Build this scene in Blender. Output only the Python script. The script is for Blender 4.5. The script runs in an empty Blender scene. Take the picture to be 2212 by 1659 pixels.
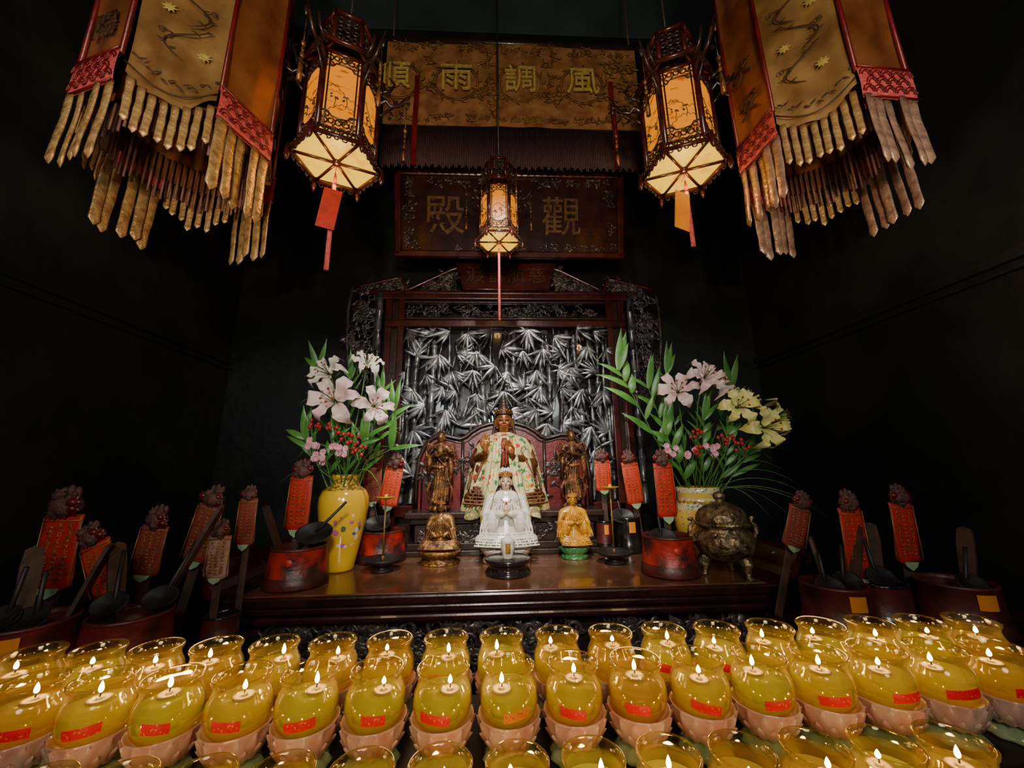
import bpy, bmesh, math, random
from mathutils import Vector, Matrix, noise
random.seed(7)
COL=bpy.context.collection
pi=math.pi
V=Vector
# ------------------------------------------------------------------ materials
def pm(name,c1,c2=None,rough=.5,metal=0,scale=8,bump=0,bscale=None,emis=None,es=0,coat=0,detail=4,spec=.5,ramp=(.35,.65),sheen=0):
    m=bpy.data.materials.new(name); m.use_nodes=True; nt=m.node_tree; N=nt.nodes; L=nt.links
    b=N['Principled BSDF']
    b.inputs['Roughness'].default_value=rough; b.inputs['Metallic'].default_value=metal
    b.inputs['Specular IOR Level'].default_value=spec
    b.inputs['Coat Weight'].default_value=coat
    b.inputs['Sheen Weight'].default_value=sheen
    c1=(*c1,1)
    b.inputs['Base Color'].default_value=c1
    tc=N.new('ShaderNodeTexCoord')
    if c2 is not None:
        n=N.new('ShaderNodeTexNoise'); n.inputs['Scale'].default_value=scale; n.inputs['Detail'].default_value=detail
        L.new(tc.outputs['Object'],n.inputs['Vector'])
        r=N.new('ShaderNodeValToRGB'); r.color_ramp.elements[0].position=ramp[0]; r.color_ramp.elements[1].position=ramp[1]
        r.color_ramp.elements[0].color=c1; r.color_ramp.elements[1].color=(*c2,1)
        L.new(n.outputs['Fac'],r.inputs['Fac']); L.new(r.outputs['Color'],b.inputs['Base Color'])
    if bump:
        n2=N.new('ShaderNodeTexNoise'); n2.inputs['Scale'].default_value=bscale or scale*3; n2.inputs['Detail'].default_value=5
        L.new(tc.outputs['Object'],n2.inputs['Vector'])
        bp=N.new('ShaderNodeBump'); bp.inputs['Strength'].default_value=bump; bp.inputs['Distance'].default_value=.01
        L.new(n2.outputs['Fac'],bp.inputs['Height']); L.new(bp.outputs['Normal'],b.inputs['Normal'])
    if emis:
        b.inputs['Emission Color'].default_value=(*emis,1); b.inputs['Emission Strength'].default_value=es
    return m
def voro_paint(name,base,cols,scale=14,thr=.28,rough=.6,vine=None,sheen=0,bump=.3,mask=None,coat=0):
    """fabric / glaze with procedurally scattered motifs; mask=(centre,radius) limits them to a patch"""
    m=pm(name,base,None,rough=rough,sheen=sheen,coat=coat); nt=m.node_tree; N=nt.nodes; L=nt.links; b=N['Principled BSDF']
    tc=N.new('ShaderNodeTexCoord')
    nz=N.new('ShaderNodeTexNoise'); nz.inputs['Scale'].default_value=scale*1.5; L.new(tc.outputs['Object'],nz.inputs['Vector'])
    mx=N.new('ShaderNodeMixRGB'); mx.blend_type='ADD'; mx.inputs['Fac'].default_value=.6/scale
    L.new(tc.outputs['Object'],mx.inputs['Color1']); L.new(nz.outputs['Color'],mx.inputs['Color2'])
    v=N.new('ShaderNodeTexVoronoi'); v.inputs['Scale'].default_value=scale; L.new(mx.outputs['Color'],v.inputs['Vector'])
    lt=N.new('ShaderNodeMath'); lt.operation='LESS_THAN'; lt.inputs[1].default_value=thr; L.new(v.outputs['Distance'],lt.inputs[0])
    sp=N.new('ShaderNodeSeparateColor'); L.new(v.outputs['Color'],sp.inputs['Color'])
    r=N.new('ShaderNodeValToRGB'); r.color_ramp.interpolation='CONSTANT'
    el=r.color_ramp.elements; el[0].color=(*cols[0],1); el[0].position=0
    el[1].position=1.0/len(cols); el[1].color=(*cols[1],1)
    for i,c in enumerate(cols[2:]):
        e=el.new((i+2)/len(cols)); e.color=(*c,1)
    L.new(sp.outputs[0],r.inputs['Fac'])
    fac=lt.outputs[0]
    if mask:
        c,rad=mask
        vs=N.new('ShaderNodeVectorMath'); vs.operation='DISTANCE'; vs.inputs[1].default_value=c; L.new(tc.outputs['Object'],vs.inputs[0])
        l2=N.new('ShaderNodeMath'); l2.operation='LESS_THAN'; l2.inputs[1].default_value=rad; L.new(vs.outputs['Value'],l2.inputs[0])
        mu=N.new('ShaderNodeMath'); mu.operation='MULTIPLY'; L.new(fac,mu.inputs[0]); L.new(l2.outputs[0],mu.inputs[1]); fac=mu.outputs[0]
    mix=N.new('ShaderNodeMixRGB'); L.new(fac,mix.inputs['Fac']); mix.inputs['Color1'].default_value=(*base,1); L.new(r.outputs['Color'],mix.inputs['Color2'])
    out=mix.outputs['Color']
    if vine:
        n=N.new('ShaderNodeTexNoise'); n.inputs['Scale'].default_value=scale*.6; n.inputs['Detail'].default_value=1; L.new(tc.outputs['Object'],n.inputs['Vector'])
        s=N.new('ShaderNodeMath'); s.operation='SUBTRACT'; s.inputs[1].default_value=.5; L.new(n.outputs['Fac'],s.inputs[0])
        a=N.new('ShaderNodeMath'); a.operation='ABSOLUTE'; L.new(s.outputs[0],a.inputs[0])
        l=N.new('ShaderNodeMath'); l.operation='LESS_THAN'; l.inputs[1].default_value=.014; L.new(a.outputs[0],l.inputs[0])
        m2=N.new('ShaderNodeMixRGB'); L.new(l.outputs[0],m2.inputs['Fac']); L.new(out,m2.inputs['Color1']); m2.inputs['Color2'].default_value=(*vine,1); out=m2.outputs['Color']
    L.new(out,b.inputs['Base Color'])
    if bump:
        bp=N.new('ShaderNodeBump'); bp.inputs['Strength'].default_value=bump; bp.inputs['Distance'].default_value=.003
        L.new(fac,bp.inputs['Height']); L.new(bp.outputs['Normal'],b.inputs['Normal'])
    return m
M={}
M['wall']=pm('sooty_wall',(.010,.012,.012),(.036,.034,.029),rough=.36,scale=2.0,bump=.5,bscale=9,detail=9,ramp=(.42,.9))
M['floor']=pm('dark_stone_floor',(.012,.010,.008),(.02,.016,.012),rough=.4,scale=3)
M['ceil']=pm('dark_ceiling',(.05,.09,.10),(.022,.04,.048),rough=.8,scale=1.5)
M['wood']=pm('dark_red_lacquer',(.075,.010,.008),(.028,.005,.004),rough=.28,scale=12,coat=.3,bump=.1)
M['tabw']=pm('brown_black_lacquer',(.036,.010,.008),(.018,.006,.005),rough=.26,scale=12,coat=.35,bump=.1)
M['woodk']=pm('black_brown_wood',(.016,.009,.008),(.036,.016,.012),rough=.32,scale=14,coat=.25,bump=.15)
M['top']=pm('polished_brown_tabletop',(.10,.038,.018),(.20,.085,.04),rough=.2,scale=6,coat=.4,detail=8,ramp=(.3,.7))
M['silver']=pm('silvered_black_lacquer',(.024,.024,.028),(.29,.295,.30),rough=.28,metal=.55,scale=13,bump=.2,ramp=(.38,.68),coat=.3)
M['carvek']=pm('dark_carving',(.026,.020,.018),(.11,.09,.08),rough=.3,metal=.3,scale=18,bump=.3)
M['redpanel']=pm('deep_red_panel',(.17,.008,.010),(.09,.005,.006),rough=.35,scale=10,bump=.2)
M['bronze']=pm('gilded_brown_wood',(.20,.070,.022),(.085,.030,.013),rough=.33,metal=.4,scale=9,bump=.15)
M['bronzed']=pm('worn_gilt_dark',(.40,.20,.055),(.08,.030,.014),rough=.32,metal=.45,scale=18,bump=.5)
M['bronzek']=pm('dark_bronze_brown_wood',(.28,.12,.04),(.04,.018,.010),rough=.28,metal=.45,scale=18,bump=.5,ramp=(.4,.6))
M['crownk']=pm('dark_worn_crown',(.10,.04,.016),(.03,.013,.008),rough=.35,metal=.4,scale=24,bump=.3)
M['goldface']=pm('gilt_face',(.42,.165,.05),(.30,.11,.034),rough=.3,metal=.35,scale=6)
M['gold']=pm('aged_gold',(.52,.28,.06),(.17,.075,.022),rough=.3,metal=.5,scale=26,bump=.4)
M['goldk']=pm('dull_gold_paint',(.30,.16,.035),(.12,.06,.015),rough=.45,metal=.3,scale=30)
M['letterdark']=pm('aged_gilt_character',(.17,.085,.024),(.08,.035,.012),rough=.4,metal=.3,scale=30)
M['letterdim']=pm('faded_gilt_character',(.11,.050,.014),(.05,.022,.008),rough=.4,metal=.3,scale=30)
M['amber']=pm('yellow_amber_glaze',(.70,.34,.02),(.40,.16,.012),rough=.2,scale=16,coat=.6)
M['white']=pm('white_porcelain',(.74,.71,.62),(.64,.60,.52),rough=.15,scale=8,coat=.7)
M['whiterobe']=voro_paint('white_porcelain_robe',(.70,.68,.60),[(.55,.25,.2),(.25,.4,.2),(.7,.6,.3),(.6,.35,.3)],scale=34,thr=.15,rough=.16,coat=.7,bump=0)
M['skin']=pm('ivory_glaze',(.76,.58,.40),(.70,.52,.35),rough=.25,coat=.4,scale=5)
M['pinklotus']=pm('pale_pink_glaze',(.64,.30,.24),(.74,.52,.42),rough=.25,coat=.5,scale=22)
M['green']=pm('green_glaze',(.03,.22,.06),(.12,.34,.10),rough=.25,coat=.5,scale=10)
M['palegreen']=pm('celadon_glaze',(.20,.34,.17),(.38,.48,.28),rough=.25,coat=.4,scale=12)
M['robe']=voro_paint('embroidered_cream_silk',(.60,.49,.22),[(.58,.035,.02),(.04,.20,.06),(.66,.27,.015),(.60,.36,.04),(.05,.22,.10),(.62,.10,.04)],scale=23,thr=.36,rough=.36,vine=(.04,.20,.05),sheen=.1)
M['yelfringe']=pm('yellow_fringe',(.78,.44,.02),(.55,.28,.012),rough=.6,scale=60)
M['redcord']=pm('red_cord',(.60,.012,.010),None,rough=.6)
M['black']=pm('black_lacquer',(.008,.007,.008),(.018,.014,.014),rough=.2,coat=.5,scale=8)
M['hair']=pm('dark_hair_lacquer',(.03,.014,.010),(.06,.028,.014),rough=.35,scale=20)
M['hairk']=pm('black_hair',(.006,.005,.005),None,rough=.3)
M['lip']=pm('lip_red',(.42,.03,.025),None,rough=.4)
M['vasey']=voro_paint('yellow_glaze_vase',(.80,.48,.03),[(.04,.10,.36),(.74,.72,.66),(.55,.14,.30),(.10,.16,.08),(.70,.68,.62)],scale=30,thr=.42,rough=.16,mask=((.06,-.10,.20),.085),coat=.7,bump=0)
M['vasecream']=voro_paint('cream_yellow_glaze_vase',(.78,.52,.09),[(.05,.12,.40),(.74,.72,.66),(.12,.30,.14),(.55,.16,.14)],scale=46,thr=.20,rough=.16,coat=.7,bump=0)
M['vaseband']=pm('painted_vase_band',(.72,.42,.03),(.20,.12,.03),rough=.2,scale=70,coat=.5,ramp=(.45,.55))
M['vaseblue']=pm('blue_white_glaze_band',(.72,.62,.34),(.06,.18,.40),rough=.18,scale=60,coat=.6,ramp=(.55,.63))
M['redbox']=pm('worn_red_lacquer_box',(.42,.024,.015),(.04,.012,.010),rough=.42,scale=9,bump=.5,ramp=(.44,.60),detail=9)
M['redboxs']=pm('sooted_red_box',(.20,.020,.014),(.04,.014,.010),rough=.5,scale=8,bump=.5,ramp=(.42,.62),detail=9)
M['redboxd']=pm('dark_red_box_band',(.11,.015,.012),(.03,.012,.010),rough=.42,scale=9,bump=.3)
M['redpaper']=pm('red_gilt_paper',(.52,.018,.010),(.26,.03,.014),rough=.5,scale=30,detail=5,ramp=(.48,.66))
M['redpaper2']=pm('vermilion_paper',(.60,.035,.014),(.34,.04,.02),rough=.5,scale=30,detail=5,ramp=(.48,.7))
M['paleredpaper']=pm('faded_red_paper',(.24,.028,.020),(.17,.055,.035),rough=.6,scale=30,ramp=(.45,.7))
M['pinkpaper']=pm('faded_pink_paper',(.38,.23,.18),(.33,.08,.06),rough=.6,scale=40,ramp=(.5,.65))
M['gilt']=pm('gilt_print',(.46,.22,.035),(.30,.13,.025),rough=.4,metal=.3,scale=40)
M['darkflower']=pm('dark_dried_flower',(.045,.026,.022),(.15,.05,.04),rough=.6,scale=40,bump=.5)
M['stick']=pm('dark_wood_stick',(.045,.024,.016),(.08,.042,.028),rough=.5,scale=20)
M['orange']=pm('orange_label',(.80,.26,.012),(.66,.2,.012),rough=.5,scale=12)
M['orangeslip']=pm('orange_paper_slip',(.85,.30,.012),(.75,.22,.01),rough=.5,scale=12,emis=(.8,.22,.01),es=.2)  # slight emission put into the paper, so the slip glows by itself
M['label']=pm('red_label_gold_print',(.78,.010,.014),(.80,.30,.08),rough=.45,scale=300,detail=1,ramp=(.64,.69),emis=(.7,.008,.012),es=.16)  # weak emission stands in for light falling on the label
M['labelo']=pm('orange_label_print',(.80,.22,.01),(.4,.1,.02),rough=.45,scale=300,detail=1,ramp=(.62,.68),emis=(.7,.16,.01),es=.12)  # same painted-in glow as the red label
M['bronzepot']=pm('dark_patinated_bronze',(.38,.27,.14),(.06,.045,.03),rough=.28,metal=.7,scale=34,bump=.9,bscale=60)
M['iron']=pm('blackened_iron',(.016,.014,.014),(.045,.038,.034),rough=.46,metal=.4,scale=14)
M['petalw']=pm('white_lily_petal',(.80,.74,.66),(.74,.62,.56),rough=.5,scale=14)
M['petalp']=pm('blush_lily_petal',(.80,.62,.58),(.72,.38,.40),rough=.5,scale=14,ramp=(.42,.76))
M['petaly']=pm('yellow_lily_petal',(.88,.82,.34),(.82,.70,.18),rough=.5,scale=20)
M['leaf']=pm('green_leaf',(.035,.14,.018),(.10,.26,.045),rough=.38,scale=9)
M['stem']=pm('green_stem',(.07,.19,.035),None,rough=.45)
M['anther']=pm('brown_anther',(.24,.06,.012),None,rough=.6)
M['berry']=pm('red_berry',(.50,.04,.035),(.32,.02,.02),rough=.25,scale=30)
M['pinkfl']=pm('pink_carnation',(.70,.20,.30),(.80,.46,.50),rough=.6,scale=60)
M['satban']=pm('brown_gold_brocade',(.46,.22,.085),(.24,.10,.04),rough=.34,metal=.25,scale=9,bump=.6,bscale=26)
M['sat']=pm('gold_satin',(.62,.37,.14),(.28,.14,.05),rough=.25,metal=.45,scale=5,bump=.6,bscale=10)
M['satd']=pm('brown_orange_satin',(.42,.16,.055),(.20,.06,.022),rough=.28,metal=.35,scale=5,bump=.5,bscale=12)
M['satbright']=pm('bright_gold_ribbon',(.78,.50,.21),(.40,.21,.08),rough=.22,metal=.5,scale=26,bump=.5)
M['embro']=pm('gold_embroidery',(.54,.42,.11),(.38,.27,.055),rough=.4,scale=60,bump=.5)
M['embrod']=pm('dark_embroidery',(.06,.026,.014),None,rough=.5)
M['pinkband']=pm('coral_pink_brocade',(.78,.14,.13),(.60,.07,.08),rough=.4,scale=60,bump=.6)
M['purple']=pm('dark_purple_fringe',(.040,.018,.020),(.07,.030,.028),rough=.6,scale=40)
M['purplef']=pm('dusty_violet_ribbon',(.26,.12,.09),(.12,.05,.045),rough=.5,scale=20)
M['ribbonv']=pm('mauve_gold_ribbon',(.60,.38,.26),(.32,.17,.13),rough=.23,metal=.45,scale=22,bump=.4)
M['rackm']=pm('dark_metal_shelf',(.02,.016,.012),(.035,.026,.018),rough=.35,metal=.4,scale=10)
M['wick']=pm('charred_wick',(.012,.009,.008),None,rough=.7)
M['cork']=pm('cream_wick_float',(.75,.58,.32),(.6,.44,.2),rough=.5,scale=40)
def emat(name,col,s):
    m=bpy.data.materials.new(name); m.use_nodes=True; nt=m.node_tree; nt.nodes.clear()
    e=nt.nodes.new('ShaderNodeEmission'); e.inputs['Color'].default_value=(*col,1); e.inputs['Strength'].default_value=s
    o=nt.nodes.new('ShaderNodeOutputMaterial'); nt.links.new(e.outputs[0],o.inputs[0]); return m
M['flame']=emat('flame',(1,.64,.28),120)
def panelmat(name,col,dark,s):
    m=pm(name,(col[0]*.15,col[1]*.15,col[2]*.15),rough=.4); nt=m.node_tree;N=nt.nodes;L=nt.links;b=N['Principled BSDF']
    tc=N.new('ShaderNodeTexCoord'); mp=N.new('ShaderNodeMapping'); mp.inputs['Scale'].default_value=(16,16,38)
    n=N.new('ShaderNodeTexNoise'); n.inputs['Scale'].default_value=1; n.inputs['Detail'].default_value=7
    L.new(tc.outputs['Object'],mp.inputs[0]); L.new(mp.outputs[0],n.inputs['Vector'])
    r=N.new('ShaderNodeValToRGB'); e=r.color_ramp.elements; e[0].position=.54;e[0].color=(*col,1);e[1].position=.66;e[1].color=(*dark,1)
    L.new(n.outputs['Fac'],r.inputs[0]); L.new(r.outputs[0],b.inputs['Emission Color']); b.inputs['Emission Strength'].default_value=s
    return m
M['lpanel']=panelmat('painted_amber_lantern_silk',(1,.29,0),(.40,.08,0),.90)
M['lbottom']=panelmat('pale_lit_lantern_glass',(1,.58,.02),(.9,.40,.01),1.45)
def glassmat():
    m=bpy.data.materials.new('clear_jar_glass'); m.use_nodes=True; nt=m.node_tree; N=nt.nodes;L=nt.links; N.clear()
    t=N.new('ShaderNodeBsdfTransparent'); t.inputs[0].default_value=(.94,.91,.76,1)
    g=N.new('ShaderNodeBsdfGlossy'); g.inputs['Roughness'].default_value=.07; g.inputs[0].default_value=(1,.88,.6,1)
    d=N.new('ShaderNodeBsdfTranslucent'); d.inputs[0].default_value=(.95,.80,.35,1)
    lw=N.new('ShaderNodeLayerWeight'); lw.inputs[0].default_value=.35
    mu=N.new('ShaderNodeMath'); mu.operation='MULTIPLY_ADD'; mu.inputs[1].default_value=.80; mu.inputs[2].default_value=.06
    L.new(lw.outputs['Facing'],mu.inputs[0])
    y=N.new('ShaderNodeMixShader'); y.inputs[0].default_value=.12; L.new(g.outputs[0],y.inputs[1]); L.new(d.outputs[0],y.inputs[2])
    x=N.new('ShaderNodeMixShader'); L.new(mu.outputs[0],x.inputs[0]); L.new(t.outputs[0],x.inputs[1]); L.new(y.outputs[0],x.inputs[2])
    o=N.new('ShaderNodeOutputMaterial'); L.new(x.outputs[0],o.inputs[0]); return m
M['glass']=glassmat()
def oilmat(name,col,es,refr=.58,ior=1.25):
    """clear tinted lamp oil: refraction mixed with scattering, plus emission painted in for flame light"""
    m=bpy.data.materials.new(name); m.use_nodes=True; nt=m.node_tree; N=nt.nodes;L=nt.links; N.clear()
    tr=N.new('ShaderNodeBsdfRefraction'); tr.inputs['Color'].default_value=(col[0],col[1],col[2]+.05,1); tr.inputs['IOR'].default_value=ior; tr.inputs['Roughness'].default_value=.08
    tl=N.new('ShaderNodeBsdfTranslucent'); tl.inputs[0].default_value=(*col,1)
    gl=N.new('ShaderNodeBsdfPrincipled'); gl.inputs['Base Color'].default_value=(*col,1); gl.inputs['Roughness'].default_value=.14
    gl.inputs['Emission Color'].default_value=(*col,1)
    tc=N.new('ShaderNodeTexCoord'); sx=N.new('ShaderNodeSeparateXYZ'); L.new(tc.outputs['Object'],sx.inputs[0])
    mr=N.new('ShaderNodeMapRange'); mr.inputs[1].default_value=.0; mr.inputs[2].default_value=.048; mr.inputs[3].default_value=es*.5; mr.inputs[4].default_value=es*1.3  # emission grows upward, imitating flame light inside the oil
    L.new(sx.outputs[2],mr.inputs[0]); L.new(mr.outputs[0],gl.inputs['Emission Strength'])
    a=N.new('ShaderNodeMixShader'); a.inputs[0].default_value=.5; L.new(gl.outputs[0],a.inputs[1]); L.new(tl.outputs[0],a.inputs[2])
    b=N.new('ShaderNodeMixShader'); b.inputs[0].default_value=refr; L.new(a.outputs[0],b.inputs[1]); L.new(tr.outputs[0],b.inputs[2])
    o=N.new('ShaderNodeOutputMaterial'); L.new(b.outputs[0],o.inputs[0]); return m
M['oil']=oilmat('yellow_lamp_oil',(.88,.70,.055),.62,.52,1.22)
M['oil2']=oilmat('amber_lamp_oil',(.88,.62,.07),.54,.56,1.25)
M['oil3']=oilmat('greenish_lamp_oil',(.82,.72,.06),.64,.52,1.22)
# ------------------------------------------------------------------ geometry helper
class G:
    def __init__(s): s.v=[];s.f=[];s.m=[];s.sm=[]
    def add(s,v,f,m=0,sm=True,X=None):
        o=len(s.v)
        if X is not None: v=[X@V(p) for p in v]
        s.v+= [tuple(p) for p in v]; s.f+=[tuple(i+o for i in q) for q in f]; s.m+=[m]*len(f); s.sm+=[sm]*len(f); return s
    def box(s,c,d,m=0,bev=.004,X=None):
        bm=bmesh.new(); bmesh.ops.create_cube(bm,size=1)
        for w in bm.verts: w.co=V((w.co.x*d[0],w.co.y*d[1],w.co.z*d[2]))
        if bev: bmesh.ops.bevel(bm,geom=bm.edges[:],offset=min(bev,min(d)*.4),segments=2,affect='EDGES',profile=.5)
        bm.verts.index_update()
        v=[w.co+V(c) for w in bm.verts]; f=[[w.index for w in q.verts] for q in bm.faces]; bm.free()
        return s.add(v,f,m,False,X)
    def lathe(s,prof,seg=32,c=(0,0,0),m=0,X=None,mod=None,mi=None,sm=True):
        v=[];f=[]
        n=len(prof)
        for i,(r,z) in enumerate(prof):
            for j in range(seg):
                a=2*pi*j/seg; rr=r*(mod(a,z,i) if mod else 1)
                v.append((c[0]+rr*math.cos(a),c[1]+rr*math.sin(a),c[2]+z))
        for i in range(n-1):
            for j in range(seg):
                k=(j+1)%seg; f.append((i*seg+j,i*seg+k,(i+1)*seg+k,(i+1)*seg+j))
        if mi is None: s.add(v,f,m,sm,X)
        else:
            o=len(s.f); s.add(v,f,m,sm,X)
            for i in range(n-1):
                for j in range(seg): s.m[o+i*seg+j]=mi[i]
        return s
    def tube(s,pts,r,seg=8,m=0,X=None,flat=1,cap=True):
        pts=[V(p) for p in pts]; n=len(pts)
        rs=r if isinstance(r,(list,tuple)) else [r]*n
        v=[];f=[]; T0=None; N=None
        for i,p in enumerate(pts):
            T=(pts[min(i+1,n-1)]-pts[max(i-1,0)]).normalized()
            if N is None:
                up=V((0,0,1)) if abs(T.z)<.9 else V((0,1,0)); N=T.cross(up).normalized()
            else:
                N=(N-T*N.dot(T)); N=N.normalized() if N.length>1e-6 else T.orthogonal().normalized()
            B=T.cross(N)
            for j in range(seg):
                a=2*pi*j/seg; v.append(p+N*math.cos(a)*rs[i]+B*math.sin(a)*rs[i]*flat)
        for i in range(n-1):
            for j in range(seg):
                k=(j+1)%seg; f.append((i*seg+j,i*seg+k,(i+1)*seg+k,(i+1)*seg+j))
        if cap: f.append(tuple(range(seg))[::-1]); f.append(tuple((n-1)*seg+j for j in range(seg)))
        return s.add(v,f,m,True,X)
    def cap(s,pts,rs,seg=12,m=0,X=None):
        s.tube(pts,rs,seg,m,X)
        for p,r in zip(pts,rs): s.ell(p,(r,r,r),m,10,8,X)
        return s
    def ell(s,c,r,m=0,seg=12,ring=8,X=None):
        v=[(c[0],c[1],c[2]-r[2])];f=[]
        for i in range(1,ring):
            t=-pi/2+pi*i/ring
            for j in range(seg):
                a=2*pi*j/seg; v.append((c[0]+r[0]*math.cos(t)*math.cos(a),c[1]+r[1]*math.cos(t)*math.sin(a),c[2]+r[2]*math.sin(t)))
        v.append((c[0],c[1],c[2]+r[2])); e=len(v)-1
        for j in range(seg):
            k=(j+1)%seg; f.append((0,1+k,1+j)); f.append((e,1+(ring-2)*seg+j,1+(ring-2)*seg+k))
            for i in range(ring-2): f.append((1+i*seg+j,1+i*seg+k,1+(i+1)*seg+k,1+(i+1)*seg+j))
        return s.add(v,f,m,True,X)
    def prism(s,poly,y0,y1,m=0,X=None):
        n=len(poly); v=[(x,y0,z) for x,z in poly]+[(x,y1,z) for x,z in poly]
        f=[tuple(range(n)),tuple(range(n,2*n))[::-1]]+[(i,(i+1)%n+0,(i+1)%n+n,i+n)[::-1] for i in range(n)]
        return s.add(v,f,m,False,X)
    def sheet(s,fn,nu,nv,m=0,X=None,sm=True):
        v=[fn(i/nu,j/nv) for j in range(nv+1) for i in range(nu+1)]
        f=[(j*(nu+1)+i,j*(nu+1)+i+1,(j+1)*(nu+1)+i+1,(j+1)*(nu+1)+i) for j in range(nv) for i in range(nu)]
        return s.add(v,f,m,sm,X)
    def blade(s,p,d,nrm,L,W,bend=.2,m=0,n=6,ridge=.15):
        """lance leaf with raised midrib, from p along d, bending along -nrm"""
        p=V(p);d=V(d).normalized();nrm=V(nrm).normalized(); sd=d.cross(nrm).normalized()
        v=[]
        for i in range(n+1):
            t=i/n; c=p+d*L*t*(1-.25*abs(bend)*t)-nrm*bend*L*t*t
            w=W*math.sin(pi*min(1,(t*.94+.06))**.75)*.5
            v+=[c-sd*w,c+nrm*W*ridge,c+sd*w]
        f=[]
        for i in range(n):
            a=i*3; f+=[(a,a+1,a+4,a+3),(a+1,a+2,a+5,a+4)]
        return s.add(v,f,m,True)
    def obj(s,name,mats,parent=None,loc=(0,0,0),S=1,rot=None):
        me=bpy.data.meshes.new(name); me.from_pydata([(x*S,y*S,z*S) for x,y,z in s.v],[],s.f)
        for mm in (mats if isinstance(mats,(list,tuple)) else [mats]): me.materials.append(M[mm] if isinstance(mm,str) else mm)
        me.polygons.foreach_set('material_index',s.m); me.polygons.foreach_set('use_smooth',s.sm); me.update()
        o=bpy.data.objects.new(name,me); COL.objects.link(o); o.location=loc
        if rot: o.rotation_euler=rot
        if parent: o.parent=parent
        return o
def thing(name,label,cat,loc=(0,0,0),rz=0,group=None):
    o=bpy.data.objects.new(name,None); o.empty_display_size=.05; COL.objects.link(o); o.location=loc; o.rotation_euler=(0,0,rz)
    tag(o,label,cat,group); return o
def tag(o,label,cat,group=None):
    o['label']=label; o['category']=cat
    if group: o['group']=group
    return o
def struct(o): o['kind']='structure'; return o
def dup(root,loc,rz=None,scale=None,label=None):
    n=root.copy(); COL.objects.link(n); n.location=loc
    if rz is not None: n.rotation_euler=(root.rotation_euler[0],root.rotation_euler[1],rz)
    if scale: n.scale=(scale,)*3
    if label: n['label']=label
    for c in list(root.children):
        k=c.copy(); COL.objects.link(k); k.parent=n
        for c2 in list(c.children):
            k2=c2.copy(); COL.objects.link(k2); k2.parent=k
    return n
def fuse(o,voxel,it=4,split=None):
    m=o.modifiers.new('r','REMESH'); m.mode='VOXEL'; m.voxel_size=voxel; m.use_smooth_shade=True
    q=o.modifiers.new('s','SMOOTH'); q.iterations=it; q.factor=.5
    bpy.context.view_layer.update()
    dg=bpy.context.evaluated_depsgraph_get(); me=bpy.data.meshes.new_from_object(o.evaluated_get(dg))
    mats=[x for x in o.data.materials]; o.modifiers.clear(); me.materials.clear()
    for x in mats: me.materials.append(x)
    for p in me.polygons:
        p.use_smooth=True; p.material_index=split(p.center) if split else 0
    o.data=me; return o
def lettering(name,body,size,mat,parent,loc,rot=(pi/2,0,0),ext=.004,off=.0,sx=1,spacing=1.0):
    cu=bpy.data.curves.new(name,'FONT'); cu.body=body; cu.size=size; cu.extrude=ext; cu.offset=off; cu.align_x='CENTER'; cu.align_y='CENTER'; cu.space_character=spacing
    t=bpy.data.objects.new(name,cu); COL.objects.link(t); bpy.context.view_layer.update()
    me=bpy.data.meshes.new_from_object(t.evaluated_get(bpy.context.evaluated_depsgraph_get())); bpy.data.objects.remove(t)
    me.materials.clear(); me.materials.append(M[mat])
    o=bpy.data.objects.new(name,me); COL.objects.link(o); o.location=loc; o.rotation_euler=rot; o.scale=(sx,1,1)
    if parent: o.parent=parent
    return o
def spiral(c,r0,turns,a0,y,n=22,sgn=1,k=.12):
    return [(c[0]+r0*math.exp(-k*t*turns*2*pi/1)*math.cos(a0+sgn*t*turns*2*pi),y,c[1]+r0*math.exp(-k*t*turns*2*pi)*math.sin(a0+sgn*t*turns*2*pi)) for t in [i/n for i in range(n+1)]]
def scrolls(g,inside,bounds,n,y,seed,r=(.02,.05),th=.006,m=0,leafs=True):
    """openwork scroll and leaf carving filling a region of the XZ plane"""
    rn=random.Random(seed); x0,x1,z0,z1=bounds; c=0;tries=0
    while c<n and tries<n*30:
        tries+=1
        x=rn.uniform(x0,x1); z=rn.uniform(z0,z1)
        if not inside(x,z): continue
        R=rn.uniform(*r); a=rn.uniform(0,2*pi); sg=rn.choice((-1,1))
        pts=spiral((x,z),R,1.2,a,y+rn.uniform(-.006,.006),sgn=sg)
        g.tube(pts,[th*(1.1-.5*i/len(pts)) for i in range(len(pts))],6,m)
        if leafs:
            for k in range(3):
                b=a+k*2.1+rn.uniform(-.4,.4)
                g.blade((x+R*.7*math.cos(b),y-.004,z+R*.7*math.sin(b)),(math.cos(b+.6),rn.uniform(-.2,.1),math.sin(b+.6)),(0,-1,0),R*1.3,R*.6,.1,m,4,.25)
        c+=1
# ------------------------------------------------------------------ camera
cd=bpy.data.cameras.new('camera'); cd.lens=13.52; cd.sensor_width=36; cd.clip_start=.02
cam=bpy.data.objects.new('camera',cd); COL.objects.link(cam)
R=Matrix.Rotation(-math.radians(2.7),4,'Z')@Matrix.Rotation(math.radians(102.5),4,'X')@Matrix.Rotation(-math.radians(.83),4,'Z')
cam.matrix_world=Matrix.Translation((-.062,0,1.55))@R
bpy.context.scene.camera=cam
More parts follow.
